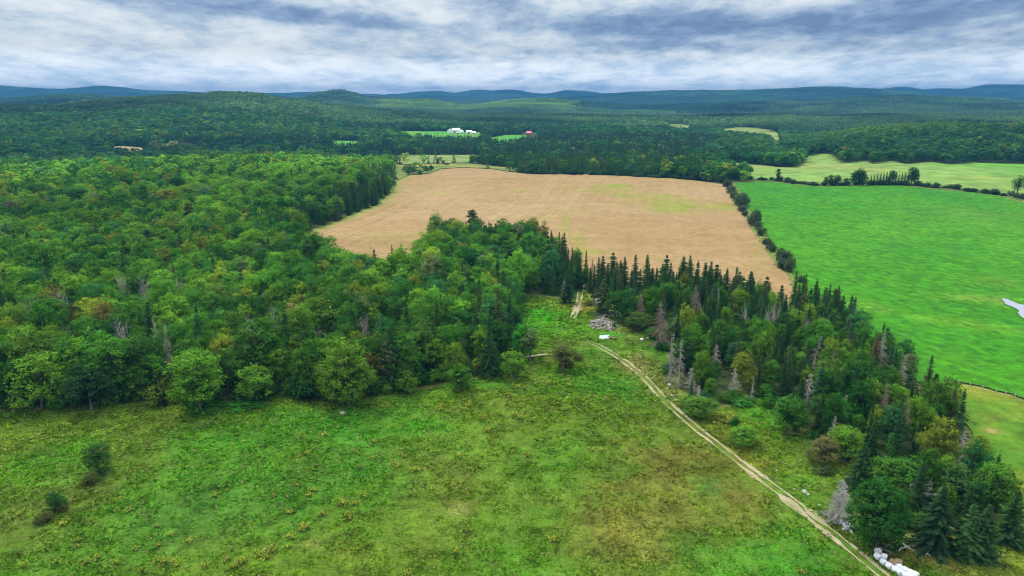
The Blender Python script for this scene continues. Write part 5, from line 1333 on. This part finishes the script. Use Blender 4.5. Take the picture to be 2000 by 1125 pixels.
def build_logs():
    g = np.random.default_rng(9); dark = mat_bark('dark_log', (0.10, 0.09, 0.10), (0.22, 0.20, 0.20), 3); brown = mat_bark('brown_plank', (0.26, 0.14, 0.09), (0.38, 0.24, 0.17), 3)
    pal = [M_GREY, M_GREY, M_PALE, dark]; ms = {}
    for k, m in enumerate(pal):
        for v in range(3): ms[k, v] = mesh_np('log', *stick(g, 3.4, 0.17), [m], True)
    for (px, py), n, rad, ht, hn in (((1179, 637), 110, 5.2, 3.0, 'larger heap'), ((1187, 616), 56, 4.8, 1.5, 'smaller heap')):
        c = P(px, py)
        for i in range(n):
            a = g.uniform(0, 6.28); t = g.uniform(0, 1)**0.6; rr = rad*t; z = ht*(1-t)*g.uniform(0.3, 1.0)+0.25; k = int(g.choice(4, p=[.28, .2, .34, .18])); s = g.uniform(0.55, 1.35)
            x, y = c[0]+math.cos(a)*rr*1.05, c[1]+math.sin(a)*rr*1.3
            tl = g.uniform(-0.1, 0.55)
            obj('log', ms[k, int(g.integers(3))], None, f'weathered {["grey", "grey", "pale", "dark"][k]} log in the {hn} of grey logs', 'log', f'{["grey", "grey", "pale", "dark"][k]} logs of the {hn}', None,
                (x, y, float(ground(x, y))+z), (g.uniform(0, 6), tl, a+g.normal()*0.7), (s, s*g.uniform(0.7, 1.4), s))
    q = P(1188, 613); obj('plank', mesh_np('plank', *joined([block(-1.1, 1.1, -0.6, 0.6, 0, 0.14), block(-1.0, 1.05, 0.62, 1.0, 0.02, 0.12)]), [brown]), None, 'reddish brown boards lying on the smaller log heap', 'boards', None, None, (*q, float(ground(*q))+1.25), (0.15, 0.2, 0.5))
    q = P(1206, 614); obj('log', mesh_np('log', *stick(g, 3.6, 0.13), [M_PALE], True), None, 'single pale log lying apart beside the smaller heap', 'log', None, None, (*q, float(ground(*q))+0.3), (0, 0, -0.9))
    a, b = P(1024, 700.5), P(1070, 696); d = b-a; L = float(np.hypot(*d)); q = (a+b)/2
    obj('log', mesh_np('log', *stick(g, L, 0.33, 0.015), [mat_bark('peeled_log', (0.48, 0.40, 0.26), (0.62, 0.53, 0.38), 2)], True), None, 'long pale peeled log lying by the thin open young tree', 'log', None, None, (*q, float(ground(*q))+0.55), (0, 0, math.atan2(d[1], d[0])))
    # brush beside the bales and the fallen tree
    def limb(pts, r0, r1, z=0.35):
        w = [P(*p) for p in pts]; pp = np.array([[q[0], q[1], float(ground(*q))+z+0.3*math.sin(i*1.7)*(i > 0)*(i < len(w)-1)] for i, q in enumerate(w)])
        f = np.linspace(0, len(pp)-1, len(pp)*4); ii = np.clip(f.astype(int), 0, len(pp)-2); t = (f-ii)[:, None]; pp = pp[ii]*(1-t)+pp[ii+1]*t; pp += g.normal(size=pp.shape)*0.05
        return pp, np.linspace(r0, r1, len(pp))
    def limb_mesh(*ls):
        V, F = tube_lines(ls, 6); return V, F
    o = P(1772, 1071); e = link(bpy.data.objects.new('fallen_tree', None)); e.location = (*o, float(ground(*o)))
    tag(e, 'fallen pale dead tree with long bare limbs lying in the grass below the wood', 'dead tree'); off = np.array([*o, float(ground(*o))])
    for nm, ls in (('trunk', [limb([(1752, 1066), (1763, 1069), (1774, 1073), (1786, 1082), (1802, 1091)], 0.34, 0.07)]),
                   ('limb', [limb([(1754, 1079), (1763, 1075), (1770, 1071), (1781, 1068.5), (1784, 1070.5), (1797, 1064), (1808, 1059), (1815, 1055)], 0.32, 0.06), limb([(1808, 1059), (1811, 1052), (1818, 1046)], 0.12, 0.03), limb([(1806, 1060), (1813, 1060), (1820, 1055.5)], 0.10, 0.03)]),
                   ('limb', [limb([(1754, 1079), (1750, 1082), (1745, 1083.5)], 0.14, 0.03)]), ('limb', [limb([(1776, 1074), (1782, 1080), (1784, 1081)], 0.16, 0.05)])):
        V, F = limb_mesh(*ls); obj(nm, mesh_np(nm, V-off, F, [M_PALE], True), e)
    for pts, lb in (([(1793, 1079), (1798, 1077), (1806, 1074)], 'short broken pale branch beside the fallen dead tree'), ([(1807, 1087), (1812, 1081), (1816, 1076)], 'forked pale branch at the far end of the fallen tree')):
        o = P(*pts[0]); off = np.array([*o, float(ground(*o))]); ls = [limb(pts, 0.13, 0.04)]
        if 'forked' in lb: ls.append(limb([pts[0], (1812, 1088), (1818, 1092)], 0.12, 0.04))
        V, F = limb_mesh(*ls); obj('branch', mesh_np('branch', V-off, F, [M_PALE], True), None, lb, 'branch', None, None, off)
    for i, (px, py) in enumerate([(1729, 1067), (1733, 1073), (1737, 1076), (1739, 1082), (1736, 1087), (1731, 1078)]):
        q = P(px, py); obj('branch', whole_wood(bare_tree(760+i, 1.6, 1.8, 3, M_PALE if i % 2 else M_GREY, 0.8), M_PALE if i % 2 else M_GREY), None, 'small pale twiggy branch in the brush heap above the white bales', 'branch', 'twiggy branches above the bales', None, (*q, float(ground(*q))+0.3), (1.2, 0.3*i, i*1.3))


def gable(w, d, h, rh, ov=0.3):
    """walls with gables, roof of two slabs; ridge along x"""
    V = np.array([[-w/2, -d/2, 0], [w/2, -d/2, 0], [w/2, d/2, 0], [-w/2, d/2, 0], [-w/2, -d/2, h], [w/2, -d/2, h], [w/2, d/2, h], [-w/2, d/2, h], [-w/2, 0, h+rh], [w/2, 0, h+rh]], float)
    F = [[0, 1, 5, 4], [2, 3, 7, 6], [1, 2, 6, 9, 5], [3, 0, 4, 8, 7]]
    R_ = []; t = max(0.08, d*0.012); n = 0; Fr = []
    for s in (-1, 1):
        y1 = s*(d/2+ov); z1 = h-rh*ov/(d/2); a = [[-w/2-ov, 0, h+rh+.02], [w/2+ov, 0, h+rh+.02], [w/2+ov, y1, z1+.02], [-w/2-ov, y1, z1+.02]]
        R_ += a+[[p[0], p[1], p[2]+t] for p in a]; q = np.array([[0, 1, 2, 3], [7, 6, 5, 4], [0, 4, 5, 1], [1, 5, 6, 2], [2, 6, 7, 3], [3, 7, 4, 0]])
        Fr += (q if s < 0 else q[:, ::-1]).__add__(n).tolist(); n += 8
    return (V, F), (np.array(R_), np.array(Fr))


def house(name, px, py, w, d, h, rh, rot, wallm, roofm, label, cat, group=None, doors=(), windows=(), h_at=0.0, dark=None, sink=0.4):
    q = P(px, py, h_at); e = link(bpy.data.objects.new(name, None)); e.location = (*q, float(ground(*q))); e.rotation_euler = (0, 0, rot); tag(e, label, cat, group)
    (V, F), (Vr, Fr) = gable(w, d, h, rh); V = V.copy(); V[:4, 2] -= sink
    obj('wall', mesh_np('wall', V, F, [wallm]), e); obj('roof', mesh_np('roof', Vr, Fr, [roofm]), e)
    for x0, x1, z1 in doors: obj('door', mesh_np('door', *block(x0, x1, -d/2-0.06, -d/2-0.003, 0, z1), [dark]), e)
    for x0, x1, z0, z1 in windows: obj('window', mesh_np('window', *block(x0, x1, -d/2-0.05, -d/2-0.003, z0, z1), [dark]), e)
    return e


def build_structures():
    whit = mat_plain('white_siding', (0.80, 0.80, 0.80), 0.6, 0.05); met = mat_plain('pale_metal_roof', (0.82, 0.84, 0.86), 0.4, 0.05); grey = mat_plain('grey_boards', (0.34, 0.33, 0.33), 0.85, 0.25, 1.5)
    dark = mat_plain('dark_opening', (0.02, 0.02, 0.025), 0.5, 0.1); red = mat_plain('red_metal_roof', (0.62, 0.055, 0.075), 0.5, 0.08); pink = mat_plain('pale_red_roof', (0.72, 0.22, 0.22), 0.5, 0.08); shing = mat_plain('weathered_shingles', (0.30, 0.29, 0.28), 0.9, 0.3, 2)
    house('hut', 1168, 596, 2.6, 2.4, 1.7, 1.0, 0.35, grey, shing, 'tiny old grey wooden hut with a dark doorway at the spruce edge', 'hut', None, [(-0.35, 0.45, 1.55)], (), 0, dark)  # doorway is a near-black slab on the wall, painting the shade inside
    house('farmhouse', 879, 260, 11, 9, 6.5, 3.5, 1.25, whit, mat_plain('grey_roof', (0.42, 0.42, 0.44)), 'white gabled farmhouse at one end of the distant farmyard', 'house', 'farm buildings', [(-0.8, 0.8, 2.4)], [(-4, -2.2, 1.2, 3), (2.2, 4, 1.2, 3), (-4, -2.2, 4.2, 5.8), (2.2, 4, 4.2, 5.8)], 0, dark)
    house('barn', 891, 259, 18, 11, 5.5, 4.5, 0.12, whit, met, 'long white-roofed barn beside the distant farmhouse', 'barn', 'farm buildings', [(-6, -2, 4), (2, 6, 4)], [(-0.9, 0.9, 1.5, 3)], 0, dark)
    house('barn', 899.5, 260.5, 17, 9, 4.5, 3.5, 1.2, whit, met, 'white-roofed barn wing running towards the viewer from the long barn', 'barn', 'farm buildings', [(-2, 2, 3.5)], (), 0, dark)
    house('shed', 893, 262, 7, 5, 3.0, 1.6, 0.5, grey, mat_plain('grey_tin', (0.5, 0.5, 0.52)), 'small grey lean shed in front of the long barn', 'shed', 'farm buildings', [(-1.5, 1.5, 2.4)], (), 0, dark)
    house('barn', 916, 261.5, 13, 9, 5.0, 3.5, 0.05, whit, met, 'boxy white farm building standing apart from the long barn', 'barn', 'farm buildings', [(-1.8, 1.8, 3.6)], (), 0, dark)
    house('shed', 925.5, 261.5, 9, 7, 3.4, 2.2, -0.1, whit, met, 'low white shed at the end of the farm buildings', 'shed', 'farm buildings', [(-1.2, 1.2, 2.6)], (), 0, dark)
    house('red_roofed_house', 1033, 264, 11, 8, 5.0, 4.2, 0.0, mat_plain('red_boards', (0.45, 0.10, 0.10)), pink, 'red-roofed house rising above the trees beside the distant green field', 'house', None, [(-0.8, 0.8, 2.3)], [(-4, -2, 1.2, 2.8), (2, 4, 1.2, 2.8)], 0, dark)
    house('house', 1299, 240, 14, 10, 4.5, 3.5, 0.1, whit, met, 'tiny far white-roofed house at the edge of a pale glade', 'house', None, [(-0.8, 0.8, 2.3)], [(-5, -3, 1.2, 2.8), (3, 5, 1.2, 2.8)], 6, dark)
    wood = mat_bark('pole_wood', (0.2, 0.18, 0.16), (0.34, 0.31, 0.28), 2)
    for (px, py), h, lb in (((889, 256), 11, 'tall thin pole rising behind the long barn roof'), ((897, 256), 8, 'shorter pole behind the barn wing')):
        q = P(px, py); z = float(ground(*q)); V, F = tube_lines([(np.array([[0, 0, -0.5], [0, 0, h*0.6], [0, 0, h]]), [0.22, 0.18, 0.13])], 6); V2, F2 = block(-0.9, 0.9, -0.08, 0.08, h-1.2, h-1.0)
        V, F = joined([(V, F), (V2, F2)]); obj('utility_pole', mesh_np('utility_pole', V, F, [wood]), None, lb, 'pole', None, None, (*q, z))
    # sheet of metal and brown scrap, white bags
    tin = mat_plain('pale_blue_sheet', (0.42, 0.52, 0.60), 0.4, 0.06, 1); q = P(1180, 661)
    V = np.array([[x, y, 0.25+0.10*math.sin(x*2.2)+0.45*(y+1.2)/2.4] for y in (-1.2, -0.4, 0.4, 1.2) for x in np.linspace(-1.7, 1.7, 9)]); V[:, 0] += 0.35*V[:, 1]
    F = np.array([[j*9+i, j*9+i+1, j*9+i+10, j*9+i+9] for j in range(3) for i in range(8)]); V = np.vstack([V, V-[0, 0, 0.06]]); F = np.vstack([F, F[:, ::-1]+36])
    obj('metal_sheet', mesh_np('metal_sheet', V, F, [tin], True), None, 'pale blue sheet lying tilted on the grass below the log heaps', 'sheet', None, None, (*q, float(ground(*q))+0.1), (0, 0, 0.15))
    g = np.random.default_rng(33); br = mat_bark('brown_scrap', (0.16, 0.09, 0.06), (0.30, 0.18, 0.12), 3); q = P(1191, 661)
    bl = []
    for k in range(9):
        v, f = block(-g.uniform(0.5, 1.2), g.uniform(0.5, 1.2), -0.12, 0.12, 0, 0.1); a = g.uniform(0, 3.14); v = v@np.array([[math.cos(a), math.sin(a), 0], [-math.sin(a), math.cos(a), 0], [0, 0, 1]]); v += [g.normal()*0.6, g.normal()*0.6, 0.07*k]; bl.append((v, f))
    obj('scrap_wood', mesh_np('scrap_wood', *joined(bl), [br]), None, 'small pile of brown scrap boards beside the pale blue sheet', 'scrap wood', None, None, (*q, float(ground(*q))+0.15))
    bag = mat_plain('white_bag', (0.84, 0.84, 0.84), 0.5, 0.05, 2)
    for (px, py), w, d, h, a, lb in (((1253.5, 666), 1.3, 1.1, 0.9, 0, 'small rounded white bag near the large brown-grey dead spruce'), ((1267, 662), 2.4, 0.9, 0.8, 0.6, 'long white bag lying beside the small rounded one')):
        q = P(px, py); me = rock(int(px), w, d, h, bag); me.polygons.foreach_set('use_smooth', np.ones(len(me.polygons), bool)); obj('white_bag', me, None, lb, 'bag', None, None, (*q, float(ground(*q))+0.15), (0, 0, a))


build_bales(); build_rocks(); build_logs(); build_structures()


# ------------------------------------------------------------------ weeds, shrubs, hedges
def weed(seed):
    g = np.random.default_rng(seed); b = Bits(); k = 46
    p = g.normal(size=(k, 3))*np.array([0.36, 0.36, 0.14])+np.array([0, 0, 0.55]); n = g.normal(size=(k, 3))*0.6+np.array([0, 0, 1.0])
    b.quad(quads(p, n, g.uniform(0.16, 0.34, k), 0.7, g), n, np.array([0.42, 0.42, 0.05])*g.uniform(0.7, 1.25, (k, 1)))
    p = g.normal(size=(40, 3))*np.array([0.38, 0.38, 0.16])+np.array([0, 0, 0.32]); n = g.normal(size=(40, 3))+np.array([0, 0, 0.8])
    b.quad(quads(p, n, g.uniform(0.2, 0.4, 40), 0.35, g), n, np.array([0.07, 0.13, 0.025])*g.uniform(0.7, 1.25, (40, 1)))
    return b.mesh('weed_clump', M_FOL)


def build_weeds():
    ms = [weed(800+k) for k in range(5)]
    pts = [(5, 1034), (39, 1008), (46, 1107), (108, 1103), (169, 1102), (193, 1093), (181, 1023), (123, 1029), (236, 978), (254, 1000), (306, 1032), (334, 1048), (311, 1070), (265, 1075), (316, 1098), (322, 1104), (341, 1102), (346, 1108),
           (277, 1120), (371, 1061), (227, 1103), (443, 1097), (475, 1098), (468, 1102), (455, 1112), (462, 1106), (517, 1088), (525, 1080), (531, 1073), (521, 1093), (536, 1080), (503, 1089), (565, 1006), (571, 1004), (592, 1030), (597, 1035), (588, 1040), (569, 1054), (562, 1073), (587, 857), (633, 855),
           (601, 890), (581, 952), (602, 972), (611, 960), (629, 1009), (679, 1016), (668, 988), (691, 988), (421, 972), (859, 804), (812, 822), (731, 867), (729, 898), (789, 896), (770, 908), (777, 914), (704, 915), (810, 922), (827, 921), (859, 931), (896, 895), (943, 822), (952, 846), (980, 814),
           (1003, 816), (1039, 825), (1016, 820), (1099, 802), (1030, 894), (1155, 883), (1176, 884), (1198, 870), (1256, 843), (612, 961), (604, 972), (694, 988), (670, 987), (680, 1010), (710, 970), (696, 1078), (722, 1069), (889, 1082), (1081, 1059), (913, 1041), (861, 797), (917, 795), (940, 765), (1011, 760),
           (1025, 761), (1073, 754), (1107, 747), (1112, 757), (991, 776), (1015, 787), (1005, 815), (1415, 818), (1422, 822), (1430, 826), (1420, 830), (1410, 826), (1427, 815), (1436, 820), (1480, 905), (1488, 909), (1496, 906), (1503, 912), (1490, 915), (1680, 958), (1562, 1120), (800, 1125), (150, 1060), (400, 1110)]
    w = np.array([P(*p) for p in pts])
    for i, (p, q) in enumerate(zip(pts, w)):
        if p[0] > 1400 and p[1] < 840: lb, gp = 'yellow flowering weed clump in the upper yellow patch beside the track', 'yellow weeds of the upper patch'
        elif p[0] > 1470 and p[1] < 920: lb, gp = 'yellow flowering weed clump in the lower yellow patch beside the track', 'yellow weeds of the lower patch'
        elif 500 < p[0] < 540 and p[1] > 1070: lb, gp = 'yellow weed clump crowded round the white rock in the lower meadow', 'yellow weeds round the white rock'
        elif p[0] < 560: lb, gp = 'scattered yellow weed clump in the meadow below the wood', 'yellow weeds of the meadow below the wood'
        elif p[1] < 840: lb, gp = 'yellow weed clump in the meadow just below the clearing', 'yellow weeds below the clearing'
        else: lb, gp = 'yellow weed clump scattered over the middle of the meadow', 'yellow weeds of the middle meadow'
        o = obj('weed_clump', ms[i % 5], None, lb, 'weed', gp, None, (*q, float(ground(*q))+0.1), (0, 0, rng.uniform(0, 6)), rng.uniform(0.9, 1.4)*(1.3 if p[1] < 900 else 1.1)); o['tint'] = [0.72, 0.78, 0.85] if i % 3 else [0.55, 0.6, 0.7]


def along(pts, step, jit):
    w = np.array([P(*p) for p in pts]); L = np.concatenate([[0], np.cumsum(np.hypot(*np.diff(w, axis=0).T))]); s = np.arange(0, L[-1], step); s = s+rng.uniform(-0.4, 0.4, len(s))*step
    return np.stack([np.interp(s, L, w[:, 0]), np.interp(s, L, w[:, 1])], 1)+rng.normal(size=(len(s), 2))*jit


def build_shrubs():
    cols = ['mid-green', 'bright green', 'dark green', 'yellow-green', 'olive', 'bluish green']
    for pts, step, where, p, hr in (
            ([(1003, 700), (960, 718), (900, 739), (830, 757), (720, 769), (620, 777), (550, 769), (430, 782), (340, 787), (270, 782), (150, 790), (0, 801)], 3.4, 'from the fallen pale log along the meadow wood foot', [.3, .35, .15, .08, .06, .06], (2.4, 6.5)),
            ([(1250, 636), (1290, 650), (1306, 690), (1316, 735), (1342, 783), (1385, 802), (1440, 784), (1482, 766), (1514, 795), (1540, 842), (1590, 858), (1650, 898), (1690, 920), (1705, 970)], 4.2, 'from the white bags down the track wood foot', [.35, .25, .25, .05, .05, .05], (1.5, 4.0)),
            ([(1010, 585), (1003, 610), (1012, 640), (1026, 665), (1020, 690)], 5, 'down the clearing side of the meadow wood', [.3, .3, .2, .1, .05, .05], (1.5, 4.0))):
        for i, q in enumerate(along(pts, step, 1.2)):
            v = int(rng.integers(3)); c = cols[int(rng.choice(6, p=p))]; h = rng.uniform(*hr); s = h/3.0
            plant('shrub', SHR[v], CT_, q, (s*rng.uniform(0.85, 1.2),)*2+(s,), np.array(G_BROAD[c])*rng.uniform(0.85, 1.15), f'{c} shrub, {nth(i+1)} {where}', 'shrub', GS)
    for px, py, h, w, c, lb in [(480, 792, 1.6, 9, (0.045, 0.18, 0.02), 'low vivid green bramble-like shrub at the meadow wood foot'), (400, 800, 1.5, 9, (0.05, 0.18, 0.02), 'low wide green shrub spilling into the meadow from the wood'), (445, 770, 2.6, 2.6, (0.36, 0.34, 0.12), 'small cream-yellow shrub at the meadow wood foot'),
                                (400, 780, 3, 4, (0.16, 0.15, 0.10), 'greyish twiggy shrub at the meadow wood foot'), (178, 944, 2.2, 3.0, (0.085, 0.125, 0.025), 'brownish brush at the foot of the lone dense meadow tree'), (200, 927, 1.2, 2.6, (0.095, 0.13, 0.03), 'brown weeds beside the lone dense meadow tree'),
                                (85, 1020, 1.9, 3.2, (0.085, 0.11, 0.025), 'olive-brown brush below the small lone sapling'), (122, 998, 1.7, 2.2, (0.11, 0.11, 0.032), 'reddish brown brush beside the small lone sapling'), (1105, 715, 2.2, 5, (0.12, 0.13, 0.03), 'olive brush at the foot of the thin open young tree'), (1128, 705, 2.5, 2.2, (0.16, 0.11, 0.04), 'russet bush beside the thin open young tree'),
                                (1232, 628, 3.2, 5, (0.05, 0.10, 0.02), 'low green bush leaning on the low domed bush-like tree'), (1103, 586, 3.2, 3.6, (0.13, 0.08, 0.035), 'rusty bush below the silver-grey dead spruce'), (1115, 581, 3.0, 2.6, 'mid-green', 'green bush right beside the lane mouth'), (1150, 597, 2.2, 4, (0.13, 0.15, 0.03), 'yellowish brush between the lane and the hut'),
                                (1195, 640, 1.6, 3, (0.06, 0.15, 0.03), 'green weeds crowding the larger log heap'), (1435, 835, 2.4, 2.4, 'dark green', 'small dark bush touching the round bright bush-like tree'), (1420, 785, 2.2, 4, 'mid-green', 'low green bush in the track-side clearing'), (1450, 790, 1.8, 7, (0.06, 0.2, 0.03), 'low bright leafy shrub in the track-side clearing'),
                                (1350, 795, 3, 5, 'bright green', 'bright low bush at the wood edge above the track'), (1610, 925, 1.5, 3.5, (0.07, 0.1, 0.03), 'low dark brush below the ball-shaped tree'), (1790, 1035, 3.5, 4, 'mid-green', 'bright sapling beside the big dense dark tree'), (1765, 1025, 3, 3, 'mid-green', 'leafy sapling under the big dense dark tree')]:
        v = int(rng.integers(3)); sw = w/[3.6, 3.0, 4.4][v]; q = P(px, py)
        plant('shrub', SHR[v], CT_, q, (sw, sw, h/3.0), G_BROAD.get(c, c), lb, 'shrub', None)
    # hedge between the tan and the vivid green field
    for i, (px, py, h, w) in enumerate([(1412, 357, 7, 9), (1420, 366, 7, 8), (1428, 378, 7, 9), (1433, 388, 6, 8), (1444, 401, 9, 9), (1452, 404, 10, 9), (1450, 414, 5, 7), (1455, 422, 4, 5), (1468, 440, 7, 7), (1476, 436, 9, 7), (1481, 449, 5, 5),
                                         (1486, 460, 5, 6), (1498, 479, 4, 5), (1504, 487, 4, 4), (1509, 492, 4, 4), (1524, 512, 7, 6), (1533, 522, 8, 7), (1541, 531, 6, 5), (1529, 526, 5, 5), (1565, 552, 3, 4)]):
        v = int(rng.integers(3)); s = w/[3.6, 3.0, 4.4][v]
        plant('hedgerow_bush', SHR[v], CT_, P(px, py), (s, s, h/3.0), np.array([0.07, 0.105, 0.05])*rng.uniform(0.8, 1.25), f'grey-green bush between the tan and vivid green fields, {nth(i+1)} from the hedge top', 'bush', 'bushes of the hedge beside the tan field')
    # corner stand where the hedges meet
    for i, (px, py, h) in enumerate([(1402, 350, 13), (1412, 348, 14), (1422, 345, 15), (1432, 346, 15), (1441, 348, 12), (1450, 350, 12), (1430, 352, 12), (1408, 355, 10), (1395, 346, 14)]):
        k = i in (3, 4, 5)
        (con if k else broad)(px, py, h, 7 if k else 9, 2 if k else i % 4, 'dark green', f'{"conifer" if k else "leafy tree"} in the dark corner stand where two hedges meet, {nth(i+1)} of nine', 'corner stand of trees', base=True)
    # hedge along the top of the vivid green field
    hb = along([(1458, 350), (1520, 353.5), (1600, 363), (1660, 362), (1790, 361.5), (1820, 367), (1860, 368), (1890, 374), (1920, 377), (1980, 385), (2010, 392)], 6.0, 1.2)
    for i, q in enumerate(hb):
        v = int(rng.integers(3)); h = rng.uniform(2.2, 5.0); s = rng.uniform(5, 8)/[3.6, 3.0, 4.4][v]
        plant('hedgerow_bush', SHR[v], CT_, q, (s, s, h/3.0), np.array([0.05, 0.088, 0.035])*rng.uniform(0.75, 1.3), f'low dark bush, {nth(i+1)} along the hedge above the vivid green field', 'bush', 'bushes of the hedge above the green field')
    tr = [(1613, 363, 9, 6, 'b'), (1622, 363, 11, 6, 'b'), (1630, 363, 10, 5, 'c'), (1636, 363, 11, 6, 'b'), (1651, 363, 8, 7, 'b'), (1668, 362, 13, 9, 'b'), (1676, 362, 17, 12, 'b'), (1684, 362, 14, 9, 'b'), (1700, 362, 9, 4, 'c'), (1706, 362, 10, 4, 'c'), (1712, 362, 11, 4, 'c'), (1718, 362, 11, 5, 'c'), (1724, 362, 12, 4, 'c'),
          (1730, 362, 12, 6, 'c'), (1736, 362, 14, 6, 'c'), (1742, 361, 15, 7, 'b'), (1748, 361, 11, 4, 'c'), (1754, 361, 10, 4, 'c'), (1760, 361, 11, 5, 'c'), (1766, 361, 12, 5, 'c'), (1772, 361, 12, 5, 'c'), (1780, 361, 18, 8.5, 'b'), (1786, 361, 17, 8, 'b'), (1487, 352, 5, 3, 'c')]
    for i, (px, py, h, w, k) in enumerate(tr):
        nm = f'{"dark little conifer" if k == "c" else "dark leafy tree"}, {nth(i+1)} of the row on the hedge above the vivid green field'
        (con if k == 'c' else broad)(px, py, h, w, [0, 3, 1][i % 3] if k == 'c' else i % 4, 'dark green', nm, 'trees on the hedge above the green field', base=True)
    broad(1985, 386, 19, 11, 6, 'dark green', 'vase-shaped lone tree on a tall stem above the hedge end', None, base=True)
    dead(BARE[2], 5, 1941, 379, 9, 3, 'thin bare snag standing in the hedge near the vase-shaped tree', base=True); con(1519, 354, 12, 5.5, 4, (0.05, 0.075, 0.035), 'ragged ivy-clad lone tree on the hedge over the green field', None, base=True)
    # bushes of the scrubby strip beyond the tan field
    for i, (px, py, h, w, c) in enumerate([(792, 338, 10, 9, 'grey-green'), (801, 339, 12, 10, 'grey-green'), (808, 340, 10, 8, 'grey-green'), (798, 342, 7, 8, 'bluish green'), (820, 342, 6, 6, 'dark green'), (833, 337, 8, 7, 'dark green'), (842, 336, 9, 7, 'dark green'), (855, 322, 8, 5, 'dark green'), (866, 321, 6, 5, 'dark green'), (873, 323, 4, 7, 'dark green'),
                                            (823, 304, 14, 8, 'grey-green'), (809, 303.5, 8, 6, 'dark green'), (925, 318, 8, 6, 'dark green')]):
        broad(px, py, h, w, [3, 0, 1][i % 3], c, f'{c} loose tree, {nth(i+1)} around the scrub strip beyond the tan field', 'trees of the scrub strip', base=True)
    for i, q in enumerate(along([(1012, 338), (1060, 341), (1130, 342), (1200, 343), (1300, 348), (1400, 355)], 7.5, 1.5)):
        v = int(rng.integers(3)); h = rng.uniform(3, 7); s = rng.uniform(6, 11)/[3.6, 3.0, 4.4][v]
        plant('shrub', SHR[v], CT_, q, (s, s, h/3.0), np.array([0.045, 0.10, 0.035])*rng.uniform(0.8, 1.3), f'rounded dark shrub, {nth(i+1)} along the far edge of the tan field', 'shrub', 'shrubs along the far edge of the tan field')
    g = np.random.default_rng(55)
    for i in range(34):
        px = g.choice([g.uniform(790, 940), g.uniform(845, 935)]); py = g.uniform(261.5, 266.5); h = g.uniform(6, 11)
        con(px, py, h, h*0.4, [0, 1, 6][i % 3], 'dark green', f'small dark conifer, {nth(i+1)} of those scattered before the distant farm', 'small conifers before the distant farm')


def tuft(seed):
    g = np.random.default_rng(seed); b = Bits(); k = 9
    p = g.normal(size=(k, 3))*np.array([0.13, 0.13, 0.02]); p[:, 2] = 0.10; a = g.uniform(0, 6.28, k); n = np.stack([np.cos(a), np.sin(a), np.full(k, 0.5)], 1)
    lg = np.stack([g.normal(size=k)*0.35, g.normal(size=k)*0.35, np.ones(k)], 1)
    b.quad(quads(p, n, g.uniform(0.22, 0.40, k), 0.4, g, long=lg), n*0.5+np.array([0, 0, 1.0]), g.uniform(0.75, 1.3, (k, 1))*np.ones((k, 3)))
    return b.mesh('tuft', M_FOL)


def build_grass():
    n = 420000; a = rng.uniform(-0.72, 0.72, n); r = np.exp(rng.uniform(math.log(92), math.log(330), n)); x = np.sin(a)*r; y = np.cos(a)*r
    m = inside(MEADOW, x, y) & (line_dist(TRACK[::3], x, y) > 1.55+0.4*rng.normal(size=n)) & (line_dist(SPUR[::2], x, y) > 1.5)
    x, y, r = x[m], y[m], r[m]; n = len(x); c = col_meadow(x, y)*rng.uniform(0.4, 2.5, (n, 1)); c[rng.random(n) < 0.05] = [0.30, 0.26, 0.11]
    tall = np.clip(0.7+0.7*fbm(x, y, 4, 3, 401)+0.4*fbm(x, y, 20, 3, 403), 0.3, 1.3)
    instancer('meadow_grass', np.stack([x, y, ground(x, y)+0.10], 1), rng.integers(0, 4, n), rng.uniform(0, 6.28, n), np.stack([1+0*tall, 1+0*tall, tall], 1)*1.4*np.clip(r/170, 0.7, 1.5)[:, None]*rng.uniform(0.6, 1.5, (n, 1)), np.clip(c, 0.004, 0.6),
              [tuft(820+k) for k in range(4)], 'rough grass covering the open meadow', 'grass')
    print('TUFTS', n)


build_weeds(); build_shrubs(); build_grass()


# ------------------------------------------------------------------ the air
def build_haze():
    lo = float(ZG.min())-3; hi = float(ZG.max())+60
    V, F = block(-12500, 12500, -15500, 14600, lo, hi); o = obj('haze', mesh_np('haze', V, F), None, 'pale blue air over the far hills', 'haze', None, 'stuff')
    m, t, out = new_mat('haze'); v = t.n.new('ShaderNodeVolumePrincipled'); v.inputs['Color'].default_value = (0.06, 0.235, 0.50, 1); v.inputs['Density'].default_value = 1.25e-4; v.inputs['Anisotropy'].default_value = 0.0
    t.l.new(v.outputs[0], out.inputs['Volume']); o.data.materials.append(m)


build_haze()
